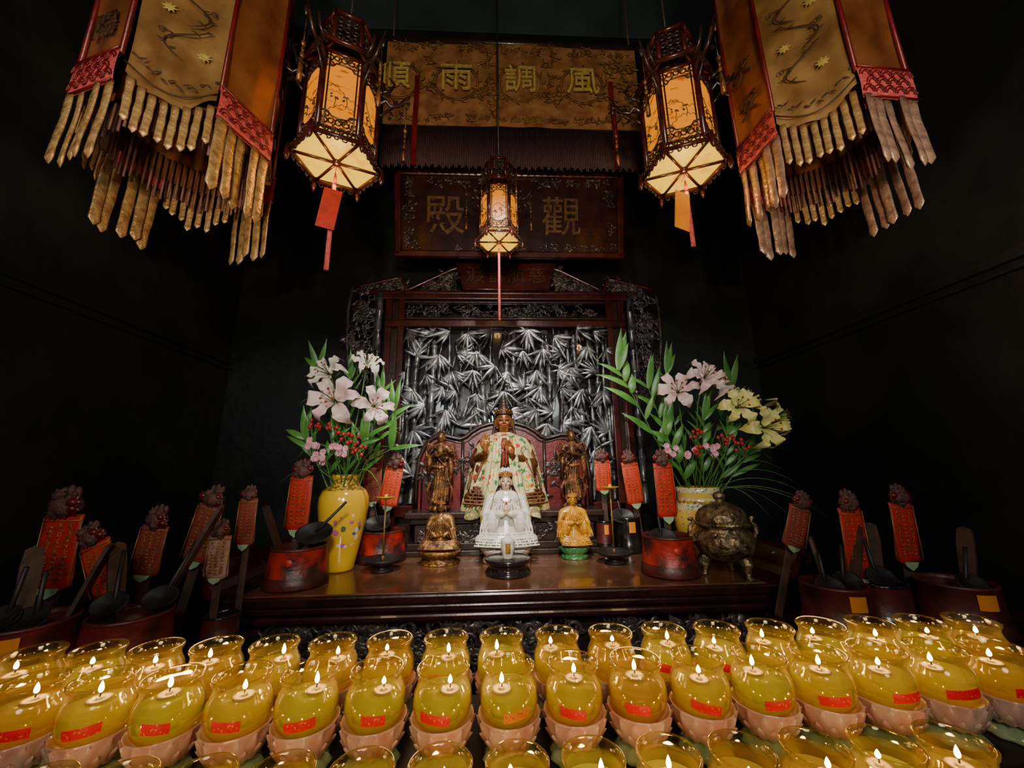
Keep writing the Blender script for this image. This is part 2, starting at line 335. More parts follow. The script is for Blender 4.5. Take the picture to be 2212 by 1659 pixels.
# ------------------------------------------------------------------ room
H=5.9; XW=2.17; YB=3.06; YF=-2.0
struct(G().box((0,(YB+YF)/2,-.05),(2*XW+.4,YB-YF+.4,.1),0,0).obj('floor',['floor']))
struct(G().box((0,(YB+YF)/2,H+.05),(2*XW+.4,YB-YF+.4,.1),0,0).obj('ceiling',['ceil']))
struct(G().box((0,YB+.05,H/2),(2*XW+.2,.1,H),0,0).obj('wall_back',['wall']))
struct(G().box((-XW-.05,(YB+YF)/2,H/2),(.1,YB-YF,H),0,0).obj('wall_left',['wall']))
struct(G().box((XW+.05,(YB+YF)/2,H/2),(.1,YB-YF,H),0,0).obj('wall_right',['wall']))
for i,(x) in enumerate((-XW+.012,XW-.012)):
    g=G(); g.box((x,(YB+YF)/2,2.42),(.024,YB-YF,.05),0,.004); g.box((x,(YB+YF)/2,2.36),(.014,YB-YF,.02),0,.003)
    struct(g.obj('trim_%d'%(i+1),['wall']))
# ------------------------------------------------------------------ altar table
tb=thing('altar_table','long dark brown lacquered altar table with upturned scroll ends','altar table',(0,0,0))
g=G(); g.box((0,2.24,1.045),(2.24,.98,.03),0,.006); g.obj('tabletop',['top'],tb)
g=G()
g.box((0,1.752,1.035),(2.34,.03,.042),0,.01); g.box((0,1.775,1.0),(2.26,.05,.03),0,.01); g.box((0,1.765,.968),(2.32,.06,.030),0,.010)
for sx in(-1,1):
    prof=[(1.10,1.045),(1.16,1.05),(1.20,1.065),(1.232,1.095),(1.252,1.135),(1.268,1.165),(1.29,1.175),(1.308,1.16),(1.306,1.14),(1.292,1.132)]
    th=[.03,.03,.03,.028,.026,.024,.022,.02,.016,.012]
    top=[];bot=[]
    for i,(x,z) in enumerate(prof):
        a=prof[max(i-1,0)];b=prof[min(i+1,len(prof)-1)]; dx,dz=b[0]-a[0],b[1]-a[1]; l=math.hypot(dx,dz); nx,nz=-dz/l,dx/l
        top.append((sx*(x+nx*th[i]/2),z+nz*th[i]/2)); bot.append((sx*(x-nx*th[i]/2),z-nz*th[i]/2))
    for i in range(len(prof)-1):
        g.prism([top[i],top[i+1],bot[i+1],bot[i]],1.745,2.7,1)
    g.box((sx*1.14,2.22,.99),(.10,.94,.07),0,.01)
g.obj('edge_moulding',['tabw','wood'],tb)
g=G(); g.box((0,1.83,.84),(2.1,.03,.24),0,.004)
for x in [-.9+.45*i for i in range(5)]: g.box((x,1.80,.84),(.03,.03,.24),0,.004)
g.obj('apron',['woodk'],tb)
g=G(); scrolls(g,lambda x,z:True,(-1.04,1.04,.76,.935),150,1.785,3,(.025,.05),.010); g.obj('apron_carving',['carvek'],tb)
for x in(-1.02,1.02):
    for y in(1.86,2.62):
        g=G(); g.tube([(x,y,1.0),(x,y,.8),(x+.01*(1 if x>0 else -1),y,.3),(x+.03*(1 if x>0 else -1),y,.05),(x,y,0)],[.06,.055,.04,.045,.05],10); g.obj('leg',['woodk'],tb)
# ------------------------------------------------------------------ carved screen
cx=.035; SY=2.80
sc=thing('carved_screen','tall dark lacquered altar screen with silvered bamboo openwork panel','screen',(cx,SY,0))
g=G()
for s in(-1,1):
    g.box((s*.80,0,1.45),(.05,.06,2.9),0,.008); g.box((s*.90,0.01,1.45),(.05,.06,2.9),0,.008)
    g.box((s*.85,.02,1.45),(.06,.03,2.86),1,.004)
g.box((0,0,2.64),(1.85,.07,.06),0,.01); g.box((0,0,2.86),(1.9,.07,.05),0,.01); g.box((0,-.01,2.68),(1.56,.05,.02),1,.006); g.box((0,-.01,2.815),(1.56,.05,.02),1,.006)
g.box((0,0,1.28),(1.85,.06,.08),0,.01); g.box((0,.03,.65),(1.6,.03,1.2),1,.004)
g.obj('frame',['wood','woodk'],sc)
G().box((0,.045,2.0),(1.6,.015,1.4),0,0).obj('backing_board',['black'],sc)
for s in(-1,1):
    g=G(); zz=[1.3+.16*i for i in range(11)]
    pts=[];rs=[]
    for z in zz[:-1]:
        for dz,r in((.0,.030),(.012,.023),(.08,.021),(.148,.023)): pts.append((s*.965,-.02,z+dz)); rs.append(r)
    g.tube(pts,rs,12); g.obj('bamboo_post',['silver'],sc)
g=G(); rn=random.Random(11)
for x0,x1,r in [(-.745,-.72,.013),(-.68,-.66,.017),(-.60,-.60,.011),(-.53,-.56,.019),(-.46,-.44,.010),(-.42,-.34,.013),(-.28,-.26,.015),(-.16,-.20,.020),(-.09,-.12,.010),(-.04,.02,.013),(.08,.04,.017),(.14,.16,.010),(.20,.27,.014),(.32,.30,.019),(.38,.41,.010),(.45,.47,.013),(.55,.52,.019),(.61,.63,.011),(.68,.70,.016),(.745,.73,.011)]:
    pts=[];rs=[]; n=9
    for i in range(n):
        for dt,k in((0,1.35),(.08,1),(.5,.92),(.92,1)):
            t=(i+dt)/n; pts.append((x0+(x1-x0)*t+.012*math.sin(t*7+x0*9),-.008+.008*math.sin(x0*40),1.33+1.27*t)); rs.append(r*k*1.15)
    g.tube(pts,rs,8)
cl=[]
# jittered brick layout so the leaf clusters cover the panel evenly
for r_ in range(8):
    for c_ in range(10):
        cl.append((-.74+.155*c_+(.078 if r_%2 else 0)+rn.uniform(-.035,.035),2.56-.145*r_+rn.uniform(-.035,.035)))
rn.shuffle(cl)
for (x,z) in cl:
    x=max(-.77,min(.77,x))
    n=rn.choice((5,6,7,7,8)); base=rn.choice((-1.75,-1.57,-1.3,-2.4,-.8,-1.9,1.3,-2.8,-.2,2.6)); sprd=rn.uniform(.28,.44); yb=-.022-rn.uniform(0,.026)
    for k in range(n):
        q=abs(k-(n-1)/2)/((n-1)/2)
        a=base+(k-(n-1)/2)*sprd+rn.uniform(-.13,.13); L=rn.uniform(.14,.24)*(1-.28*q)
        for _ in range(4):
            if abs(x+L*math.cos(a))>.79 or not(1.34<z+L*math.sin(a)<2.61): L*=.75
        tl=rn.uniform(-.30,.30)
        g.blade((x,yb-.002*k,z),(math.cos(a),rn.uniform(-.14,.10),math.sin(a)),(tl*math.cos(a+1.57),-1,tl*math.sin(a+1.57)),L,.010+L*rn.uniform(.09,.14),rn.uniform(-.04,.14),0,7,.34)
    a=rn.uniform(1.2,2.0); g.tube([(x,-.018,z),(x+.08*math.cos(a),-.010,z+.12)],.006,5)
g.obj('bamboo_carving',['silver'],sc)
g=G()
for z in(2.70,2.80): g.tube([(-.76,-.02,z),(.76,-.02,z)],.006,6)
scrolls(g,lambda x,z:True,(-.74,.74,2.715,2.785),70,-.02,5,(.016,.03),.005); g.obj('rail_fretwork',['carvek'],sc)
def crest_h(x): 
    a=abs(x)
    if a<.42: return 3.155-.12*a
    if a<.8: return 3.10-.20*(a-.42)/.38
    return 3.03-.10*(a-.8)/.4
g=G(); N_=60
g.tube([(-1.16+2.32*i/N_,-.01,crest_h(-1.16+2.32*i/N_)) for i in range(N_+1)],.016,6)
g.box((0,0,2.90),(2.1,.05,.03),0,.008)
scrolls(g,lambda x,z:z<crest_h(x)-.02 and abs(x)>.40,(-1.14,1.14,2.92,3.1),85,-.01,9,(.022,.045),.009,1)
g.obj('crest',['wood','carvek'],sc)
for s in(-1,1):
    g=G()
    out=[(1.02,1.95),(1.10,2.02),(1.16,2.2),(1.20,2.5),(1.21,2.75),(1.19,2.95)]
    g.tube([(s*x,0,z) for x,z in out],.012,8); g.tube([(s*1.0,0,1.9),(s*1.0,0,2.95)],.012,8)
    scrolls(g,lambda x,z:abs(x)<1.0+.2*min(1,max(.1,(z-1.95)/.5)),((1.02 if s>0 else -1.19),(1.19 if s>0 else -1.02),1.98,2.93),44,0,20+s,(.022,.045),.008)
    g.obj('openwork_wing',['carvek'],sc)
g=G(); g.prism([(-.39,3.13),(.39,3.13),(.33,2.91),(-.33,2.91)],-.05,-.02); g.tube([(-.39,-.05,3.13),(.39,-.05,3.13),(.33,-.05,2.91),(-.33,-.05,2.91),(-.39,-.05,3.13)],.010,6)
pl=g.obj('title_plaque',['wood'],sc)
lettering('lettering','渡普航慈',.15,'letterdim',pl,(0,-.056,3.02),spacing=1.12,ext=.005,off=.001)
# ------------------------------------------------------------------ throne + pedestal
pd=thing('statue_pedestal','low dark carved wooden pedestal standing on the altar table','pedestal',(0,2.56,1.061))
g=G(); g.box((0,0,.015),(1.22,.30,.03),0,.006); g.box((0,0,.05),(1.16,.27,.04),0,.006); g.box((0,0,.12),(1.08,.24,.10),0,.004); g.box((0,0,.19),(1.14,.26,.03),0,.006); g.box((0,0,.225),(1.2,.30,.04),0,.01); g.obj('base',['woodk'],pd)
g=G(); scrolls(g,lambda x,z:True,(-.52,.52,.085,.155),60,-.125,15,(.018,.03),.008); g.obj('pedestal_carving',['carvek'],pd)
PZ=1.061+.245
tr=thing('throne_back','curved wooden throne back with deep red carved panels','throne',(.0,2.69,PZ))
half=[(0,.56),(.09,.555),(.16,.535),(.22,.50),(.26,.465),(.30,.45),(.35,.46),(.40,.475),(.45,.475),(.50,.45),(.54,.40),(.57,.33),(.585,.2),(.585,0)]
poly=[(-x,z) for x,z in half[::-1]]+half[1:]
g=G(); g.prism(poly,-.01,.02); g.obj('panel',['redpanel'],tr)
g=G(); g.tube([(x,-.012,z) for x,z in poly],.016,10); g.tube([(x*.94,-.012,z*.94-.0) for x,z in poly],.006,6)
for s in(-1,1): g.tube([(s*.28,-.012,0),(s*.28,-.012,.44)],.012,8)
g.obj('frame',['woodk'],tr)
g=G(); scrolls(g,lambda x,z:.32<abs(x)<.54 or abs(x)<.26 and z<.5,(-.54,.54,.06,.41),50,-.016,33,(.02,.045),.005)
for s in(-1,1):
    for k in range(8):
        a=k*pi/4; g.blade((s*.43,-.02,.32),(math.cos(a),-.2,math.sin(a)),(0,-1,0),.07,.04,.1,0,5,.3)
g.obj('flower_relief',['carvek'],tr)
# ------------------------------------------------------------------ figures
def hand(g,w,d,nrm,s,curl=.25,side=1):
    """palm with four fingers and thumb; w wrist, d finger direction, nrm palm normal"""
    w=V(w);d=V(d).normalized();nrm=V(nrm).normalized();sd=d.cross(nrm).normalized()*side
    g.cap([w,w+d*s*.35],[s*.16,s*.18],8); 
    for k in range(4):
        o=(k-1.5)*s*.13; L=[.42,.5,.46,.36][k]*s
        b=w+d*s*.42+sd*o
        g.cap([b-d*s*.1,b+d*L*.5+nrm*curl*s*.05,b+d*L+nrm*curl*s*.22],[s*.065,s*.058,s*.045],6)
    b=w+d*s*.15-sd*s*.17
    g.cap([b,b+d*s*.22-sd*s*.12+nrm*s*.08,b+d*s*.36-sd*s*.1+nrm*s*.12],[s*.07,s*.062,s*.05],6)
def face(root,S,zc,mdark,mlip,ys=-.085,z0=0,k=1,x0=0):
    g=G()
    for s in(-1,1):
        g.tube([(s*(.014+.034*t)*k,ys-.002+.022*t*t*k,zc+(.032+.010*math.sin(pi*t))*k) for t in[0,.25,.5,.75,1]],.0028*k,5)
    g.obj('eyebrows',[mdark],root,(0,0,z0),S=S)
    g=G()
    for s in(-1,1):
        g.tube([(s*(.014+.032*t)*k,ys-.0045+.022*t*t*k,zc+(.012-.006*math.sin(pi*t))*k) for t in[0,.25,.5,.75,1]],[.002*k,.0042*k,.0048*k,.0042*k,.002*k],6)
    g.obj('eyes',[mdark],root,(0,0,z0),S=S)
    g=G(); g.tube([(.018*t*k,ys+(-.008+.012*t*t)*k,zc+(-.043+.003*abs(t))*k) for t in[-1,-.5,0,.5,1]],[.002*k,.005*k,.0055*k,.005*k,.002*k],6)
    g.obj('lips',[mlip],root,(0,0,z0),S=S)
def seated(name,label,loc,S,mrobe,mskin,pose='prayer',voxel=.0045,mh='hairk',mc='gold',mlip='lip',veil=None,rz=0,base=None,baseh=0,lapw=1.0,gem='redcord'):
    root=thing(name,label,'statue',loc,rz)
    z0=baseh
    g=G()
    g.ell((0,.02,.10),(.31*lapw,.20,.10),0,20,12)
    for s in(-1,1):
        g.ell((s*.21*lapw,-.08,.105),(.14*lapw,.15,.085),0,16,10)
    g.cap([(-.24*lapw,-.13,.10),(0,-.21,.085),(.2*lapw,-.15,.07)],[.075,.065,.06]); g.cap([(.24*lapw,-.13,.10),(.05,-.19,.11)],[.075,.05])
    g.cap([(0,.03,.10),(0,.03,.33),(0,.02,.50),(0,.02,.59)],[.19,.135,.145,.095],18)
    g.cap([(-.155,.02,.565),(0,.02,.605),(.155,.02,.565)],[.07,.08,.07])
    g.cap([(0,.01,.60),(0,0,.70)],[.05,.043])
    zc=.765
    g.ell((0,0,zc+.012),(.073,.083,.090),0,20,14); g.ell((0,-.018,zc-.045),(.055,.058,.050),0,16,10)
    g.cap([(0,-.080,zc+.015),(0,-.095,zc-.016)],[.007,.012],8)
    for s in(-1,1):
        g.ell((s*.074,.005,zc-.01),(.011,.020,.040)); g.ell((s*.030,-.062,zc-.02),(.022,.018,.022))
    hs=.15
    if pose=='prayer':
        for s in(-1,1):
            g.cap([(s*.18,.02,.55),(s*.235,-.03,.38),(s*.05,-.165,.40)],[.07,.068,.035])
            hand(g,(s*.020,-.17,.41),(0,-.12,1),(-s,0,0),hs*.95,.1,s)
            g.ell((s*.17,-.09,.30),(.075,.10,.15)); g.ell((s*.24,-.04,.24),(.06,.10,.15))
    elif pose=='raised':
        g.cap([(-.18,.02,.55),(-.25,-.04,.40),(-.17,-.17,.47)],[.07,.06,.033]); hand(g,(-.165,-.205,.50),(0.05,-.05,1),(0,-1,0),hs,.3,1)
        g.cap([(.18,.02,.55),(.24,-.04,.38),(.07,-.18,.44)],[.07,.06,.033]); hand(g,(.06,-.205,.45),(-.35,-.15,1),(-.3,-1,0),hs,.5,-1)
        for s in(-1,1): g.ell((s*.22,-.05,.28),(.06,.10,.15))
    else:
        for s in(-1,1):
            g.cap([(s*.18,.02,.55),(s*.235,-.03,.37),(s*.08,-.16,.27)],[.07,.065,.035])
        hand(g,(-.07,-.17,.265),(1,-.1,.15),(0,0,1),hs,.4,1); hand(g,(.06,-.18,.29),(-.6,-.1,.8),(0,-1,0),hs,.4,-1)
        for s in(-1,1): g.ell((s*.23,-.04,.24),(.06,.10,.14))
    for k in range(6):
        z=.18-.024*k
        g.tube([(x*lapw*(.9+.05*k),-.192-.022*k+.28*x*x,z+.35*x*x*.5) for x in[-.30,-.2,-.1,0,.1,.2,.30]],.012,6)
    for s in(-1,1):
        for k in range(4): g.tube([(s*(.05+.03*k),-.120-.0*k,.55-.02*k),(s*(.07+.04*k),-.138,.40),(s*(.12+.045*k),-.135-.01*k,.24)],.012,6)
        for k in range(3): g.tube([(s*(.27-.03*k),-.06-.02*k,.36),(s*(.30-.03*k),-.10-.02*k,.25),(s*(.31-.04*k),-.13-.02*k,.17)],.012,6)
    def split(c):
        x,y,z=c/S
        z-=z0/S
        if z>.645 and abs(x)<.10: return 1
        if pose=='prayer' and abs(x)<.05 and y<-.14 and z>.40: return 1
        if pose=='raised' and y<-.13 and z>.47 and abs(x)<.25: return 1
        return 0
    for i,p in enumerate(g.v): g.v[i]=(p[0],p[1],p[2]+z0/S)
    o=g.obj('body',[mrobe,mskin],root,S=S); fuse(o,voxel,1,split)
    g=G()
    g.ell((0,.018,zc+.045),(.080,.085,.078),0,16,10)
    g.cap([(0,.02,zc+.10),(0,.02,zc+.155)],[.045,.035]); g.ell((0,.02,zc+.185),(.03,.03,.03))
    for s in(-1,1): g.tube([(s*.075,.03,zc+.03),(s*.088,.03,zc-.06),(s*.11,.02,zc-.15),(s*.13,-.03,zc-.22)],[.02,.014,.012,.006],8)
    h=g.obj('hair',[mh],root,(0,0,z0),S=S)
    g=G()
    for k in range(9):
        a=-pi/2+(k-4)*.30; r=.083; hgt=.085-.012*abs(k-4)
        X=Matrix.Translation((r*math.cos(a),r*math.sin(a)+.006,zc+.065))@Matrix.Rotation(a+pi/2,4,'Z')
        g.prism([(-.013,0),(.013,0),(.016,hgt*.5),(0,hgt),(-.016,hgt*.5)],-.003,.003,0,X); g.ell((0,-.004,hgt*.45),(.006,.004,.009),1,8,6,X)
    g.tube([(.085*math.cos(a),.085*math.sin(a)+.006,zc+.065) for a in[-pi/2-1.5+3.0*i/12 for i in range(13)]],.006,6)
    g.obj('crown',[mc,gem],root,(0,0,z0),S=S)
    face(root,S,zc,'hairk' if veil else 'hair',mlip,z0=z0)
    g=G(); g.tube([(.075*math.cos(a),-.01+.085*math.sin(a),.615-.07*max(0,-math.sin(a))) for a in[2*pi*i/24 for i in range(25)]],.006,6)
    g.ell((0,-.125,.52),(.014,.010,.018)); g.tube([(-.06,-.10,.56),(-.03,-.118,.53),(0,-.125,.52),(.03,-.118,.53),(.06,-.10,.56)],.005,6); g.obj('necklace',[mc],root,(0,0,z0),S=S)
    if veil:
        g=G()
        RX=[.088,.096,.108,.17,.225,.25,.25]
        def vf(u,v):
            a=-pi/2+.95+(2*pi-1.9)*u
            i=min(5,int(v*5)); t=v*5-i; r=RX[i]+(RX[min(6,i+1)]-RX[i])*t
            z=zc+.115-.56*v*(.35+.65*v)-.03*v
            r*= 1+.03*math.sin(a*9)*v
            return (r*math.cos(a),.03+r*.72*math.sin(a),z)
        g.sheet(vf,40,20); g.ell((0,.035,zc+.10),(.090,.075,.085),0,16,8)
        g.obj('veil',[veil],root,(0,0,z0),S=S)
        g=G()
        for u in(0,1): g.tube([V(vf(u,j/16))+V((0,-.004,0)) for j in range(17)],.0035,5)
        g.obj('gold_trim',['gold'],root,(0,0,z0),S=S)
    if base:
        base(root,S)
    return root
def lotus_base(cols,rb,h,ry=.85):
    def fn(root,S):
        g=G(); n=14
        g.lathe([(0,0),(rb*.86,0),(rb*.9,h*.10),(rb*.74,h*.2),(rb*.68,h*.42),(rb*.8,h*.6),(rb,h*.9),(rb*.92,h),(0,h)],36,m=0)
        for row,(z,r,l) in enumerate(((h*.45,rb*.74,h*.55),(h*.32,rb*.76,-h*.28))):
            for k in range(n):
                a=2*pi*(k+.5*row)/n
                p=V((r*math.cos(a),r*math.sin(a),z)); out=V((math.cos(a),math.sin(a),0))
                g.blade(p,out*.5+V((0,0,1 if l>0 else -1)),out,abs(l),rb*.42,-.15,1,5,.25)
        o=g.obj('lotus_base',cols,root); o.scale=(1,ry,1)
    return fn
mg=seated('goddess_statue','seated gilded wooden goddess in cream embroidered cape, hand raised',(.0,2.53,PZ),.72,'bronze','goldface','raised',.004,mh='hair',mc='crownk',gem='bronzed')
g=G()
zs=[(.665,.060,.060),(.640,.115,.09),(.605,.205,.130),(.54,.255,.165),(.42,.285,.20),(.28,.315,.255),(.12,.345,.31),(.0,.37,.335),(-.05,.375,.34)]
def capef(u,v):
    t=v*(len(zs)-1); i=min(int(t),len(zs)-2); q=t-i
    z,rx,ry=[zs[i][k]+(zs[i+1][k]-zs[i][k])*q for k in range(3)]
    op=.20+.42*max(0,(v-.42)/.58)**1.2
    a=-pi/2+op+(2*pi-2*op)*u
    f=1+.055*v*math.sin(a*15+v*1.5)+.035*v*math.sin(a*7+1)
    yy=ry*f*math.sin(a)
    if yy>0: yy*=.42
    return (rx*f*math.cos(a),.03+yy,z+.012*math.sin(a*11)*v)
g.sheet(capef,170,40)
cape=g.obj('embroidered_cape',['robe'],mg,S=.72)
so=cape.modifiers.new('t','SOLIDIFY'); so.thickness=.004
def stole(s):
    def f(u,v):
        x=s*(.015+.035*v+.05*v*v+(.075+.02*v)*u); 
        y=-.115-.085*min(1,v*3)-.14*max(0,(v-.45)/.55)**.7-.008*math.sin(u*9+v*2)
        return (x,y,.625-.62*v)
    return f
for s in(-1,1):
    g=G(); g.sheet(stole(s),8,30); o=g.obj('embroidered_stole',['robe'],mg,S=.72); o.modifiers.new('t','SOLIDIFY').thickness=.003
g=G()
for s in(-1,1):
    for k in range(11):
        p=V(stole(s)(k/10,1)); g.tube([p+V((0,-.004,.02)),p+V((0,-.008,-.02)),p+V((0,-.004,-.08))],.0055,5)
g.obj('fringe',['yelfringe'],mg,S=.72)
g=G()
for s in(-1,1):
    g.tube([(s*.02,-.135,.60),(s*.03,-.21,.56),(s*.012,-.225,.53),(s*.016,-.24,.42),(s*.010,-.255,.30)],.0035,6)
    g.tube([(0,-.22,.545),(s*.03,-.222,.560),(s*.034,-.222,.545),(0,-.22,.540)],.0035,5)
g.obj('red_tie_cord',['redcord'],mg,S=.72)
seated('goddess_statue','white porcelain goddess praying, veiled, seated on pale pink lotus',(.0,2.26,1.06),.46,'whiterobe','skin','prayer',.0026,veil='whiterobe',base=lotus_base(['white','pinklotus'],.145,.075),baseh=.07,lapw=1.08)
seated('goddess_statue','worn gilded wooden goddess seated on tiered lotus stand',(-.36,2.25,1.06),.29,'bronzed','bronzed','lap',.0021,mh='hair',mc='gold',mlip='bronzed',base=lotus_base(['gold','bronze'],.116,.070),baseh=.067,lapw=1.1)
seated('goddess_statue','amber glazed goddess praying on green lotus base',(.385,2.30,1.06),.325,'amber','amber','prayer',.0022,mh='hair',mc='amber',mlip='amber',base=lotus_base(['green','green'],.082,.065),baseh=.062,lapw=.76)
def attendant(label,loc,S,s,mats='bronzek'):
    root=thing('attendant_statue',label,'statue',loc)
    g=G()
    g.cap([(0,0,.06),(.02*s,0,.25),(-.02*s,0,.45),(0,0,.60),(0,0,.73)],[.10,.088,.072,.078,.078],16)
    g.cap([(-.08,0,.74),(.08,0,.74)],[.045,.045]); g.cap([(0,0,.76),(0,0,.83)],[.033,.030]); g.ell((0,0,.875),(.050,.055,.065),0,16,12); g.ell((0,-.01,.84),(.036,.04,.034))
    g.cap([(0,-.052,.885),(0,-.062,.865)],[.005,.008],6)
    for q in(-1,1): g.ell((q*.05,0,.87),(.008,.014,.026))
    g.cap([(-.10,0,.73),(-.155,-.03,.61),(-.04+s*.12,-.14,.66)],[.040,.034,.018]); g.cap([(.10,0,.73),(.155,-.03,.61),(.04+s*.12,-.14,.66)],[.040,.034,.018])
    hand(g,(s*.13-.015,-.145,.665),(s*.5,-.2,.8),(1,0,0),.09,.2,1); hand(g,(s*.13+.015,-.145,.665),(s*.5,-.2,.8),(-1,0,0),.09,.2,-1)
    for q in(-1,1):
        g.cap([(q*.13,-.04,.60),(q*.15,-.04,.45),(q*.13,-.02,.28)],[.036,.030,.010]); g.ell((q*.05,-.05,.05),(.035,.07,.025))
        g.cap([(q*.11,-.02,.32),(q*.16,-.01,.2),(q*.14,0,.08)],[.016,.020,.008])
    for k in range(7):
        a=-pi+ (k+.5)*pi/7; g.tube([(.078*math.cos(a),.075*math.sin(a),.55),(.09*math.cos(a)+.02*s,.09*math.sin(a),.3),(.11*math.cos(a),.105*math.sin(a),.05)],.013,6)
    g.tube([(-.075,-.06,.70),(0,-.085,.58),(.08*s,-.08,.50)],.013,6); g.tube([(-.09,-.05,.5),(0,-.09,.48),(.09,-.05,.5)],.015,6)
    for q in(-1,1): g.cap([(q*.09,.03,.76),(q*.17,.03,.80),(q*.20,.03,.70),(q*.17,.02,.60),(q*.21,.02,.50)],[.014,.016,.018,.014,.008],8)
    o=g.obj('body',[mats],root,(0,0,.07*S),S=S); fuse(o,.0026,1)
    face(root,S,.872,'hair','bronzed',ys=-.056,z0=.07*S,k=.68)
    g=G(); g.ell((0,.014,.908),(.053,.054,.048)); g.ell((0,.0,.965),(.026,.026,.03)); 
    for q in(-1,1): g.ell((q*.04,.01,.95),(.018,.018,.02))
    g.obj('hair',['hair'],root,(0,0,.07*S),S=S)
    g=G(); rn=random.Random(s+5)
    for k in range(16):
        a=k*.8; g.ell((.10*math.cos(a)*rn.uniform(.4,1),.09*math.sin(a)*rn.uniform(.4,1),.035),(.06,.06,.05*rn.uniform(.6,1)),0,8,6)
    g.obj('rock_base',['bronzek'],root,S=S)
attendant('worn dark gilt standing attendant boy with flowing sash, hands joined',(-.40,2.47,PZ),.47,1)
attendant('worn dark gilt standing attendant with joined hands held forward',(.43,2.47,PZ),.47,-1)
# ------------------------------------------------------------------ vases & flowers
vl=thing('vase','tall yellow glazed vase painted with blue and pink blossoms','vase',(-.86,2.16,1.06))
g=G(); prof=[(0,.003),(.062,.003),(.068,0),(.074,.01),(.080,.05),(.098,.14),(.116,.24),(.126,.32),(.124,.36),(.108,.395),(.080,.415),(.071,.43),(.072,.455),(.082,.475),(.074,.475),(.062,.455),(.060,.42),(.095,.36),(.095,.2),(.06,.02),(0,.02)]
mi=[0]*len(prof); 
for i in(9,10,11,12,13): mi[i]=1
g.lathe(prof,48,mi=mi); g.obj('body',['vasey','vaseband'],vl)
vr=thing('vase','stout yellow vase with blue and white painted neck band','vase',(1.10,2.24,1.06))
prof=[(0,.003),(.075,.003),(.082,0),(.09,.015),(.115,.08),(.136,.16),(.140,.21),(.132,.26),(.118,.29),(.110,.305),(.110,.32),(.112,.345),(.118,.375),(.112,.378),(.10,.35),(.10,.31),(.12,.25),(.12,.15),(.07,.02),(0,.02)]
mi=[0]*len(prof)
mi[7]=1;mi[8]=2;mi[9]=1;mi[10]=0;mi[11]=1
g=G(); g.lathe(prof,48,mi=mi); g.obj('body',['vasecream','vaseblue','vaseband'],vr)
def lily(loc,axis,R,mat,stem_to,label,group,seed=0,openn=1.0):
    rn=random.Random(seed)
    root=thing('lily',label,'flower',loc,group=group)
    ax=V(axis).normalized(); q=ax.to_track_quat('Z','Y').to_matrix().to_4x4()
    g=G()
    for k in range(6):
        a=k*pi/3+rn.uniform(-.12,.12); W=R*(.66 if k%2 else .46); L=R*rn.uniform(.90,1.12); cu=rn.uniform(.45,.95)
        def fn(u,v,a=a,W=W,L=L,k=k,cu=cu):
            t=v; w=W*math.sin(pi*min(1,t*.92+.06))**.9*(u-.5)
            rr=L*(.08+.95*math.sin(t*(1.35+.35*cu))*openn); zz=L*(.70*math.sin(t*2.1)-cu*t*t*t) + (.0 if k%2 else .008)
            zz+=.55*abs(u-.5)*W*(1-t)*.8+ .018*math.sin(t*18+k)*abs(u-.5)
            return V((rr*math.cos(a)-w*math.sin(a),rr*math.sin(a)+w*math.cos(a),zz-.25*L))
        g.sheet(fn,6,14,0,q)
    g.obj('petals',[mat],root)
    g=G()
    for k in range(6):
        a=k*pi/3+.5; e=V((R*.28*math.cos(a),R*.28*math.sin(a),R*.66))
        g.tube([(0,0,-R*.15),e*.6,e],.0016,5,0,q); g.ell(e,(R*.06,R*.06,R*.03),1,8,6,q)
    g.tube([(0,0,-R*.15),(0,0,R*.7)],.0022,5,0,q)
    g.obj('stamens',['stem','anther'],root)
    g=G(); b=V(loc); e=V(stem_to); p0=-ax*R*.2
    d=e-b; g.tube([p0,p0*1.0-ax*.04+d*.15,d*.5+V((0,.0,0.02))-ax*.03,d],[.005,.004,.004,.004],6); g.obj('stem',['stem'],root)
    return root
vlt=(-.86,2.16,1.50); vrt=(1.10,2.24,1.40)
G1='lilies in the tall yellow vase'; G2='lilies in the stout yellow vase'
for i,(p,ax,R_,mt,lb) in enumerate([((-.96,2.06,2.07),(-.35,-1,.35),.10,'petalw','open white lily with brown anthers'),((-.77,2.10,2.13),(.35,-.8,.8),.085,'petalw','half open white lily pointing upward'),((-.89,1.99,1.91),(.0,-1,.15),.122,'petalp','large open pale pink lily facing outward'),((-.70,2.05,1.89),(.6,-1,.1),.10,'petalp','pale lily turned sideways')]):
    lily(p,ax,R_,mt,(vlt[0]+.02*(i-1.5),vlt[1],vlt[2]-.1),lb+' in the tall vase',G1,i)
for i,(p,ax,R_,mt,lb) in enumerate([((.98,2.1,1.97),(-.5,-1,.3),.11,'petalp','pale pink lily facing sideways'),((1.10,2.02,2.03),(.1,-1,.5),.11,'petalp','open pale pink lily'),((1.22,2.12,2.02),(.4,-.8,.5),.10,'petalp','pale pink lily with curled petals'),((1.24,1.98,1.86),(-.1,-1,.2),.10,'petaly','open yellow lily'),((1.39,2.00,1.75),(.1,-1,.0),.11,'petaly','large open yellow lily facing outward'),((1.56,2.14,1.82),(.7,-.8,.2),.10,'petaly','yellow lily turned sideways'),((1.40,2.16,1.95),(.3,-.6,.8),.08,'petaly','small yellow lily pointing upward')]):
    lily(p,ax,R_,mt,(vrt[0]+.015*(i-3),vrt[1],vrt[2]-.1),lb+' in the stout vase',G2,i+20)
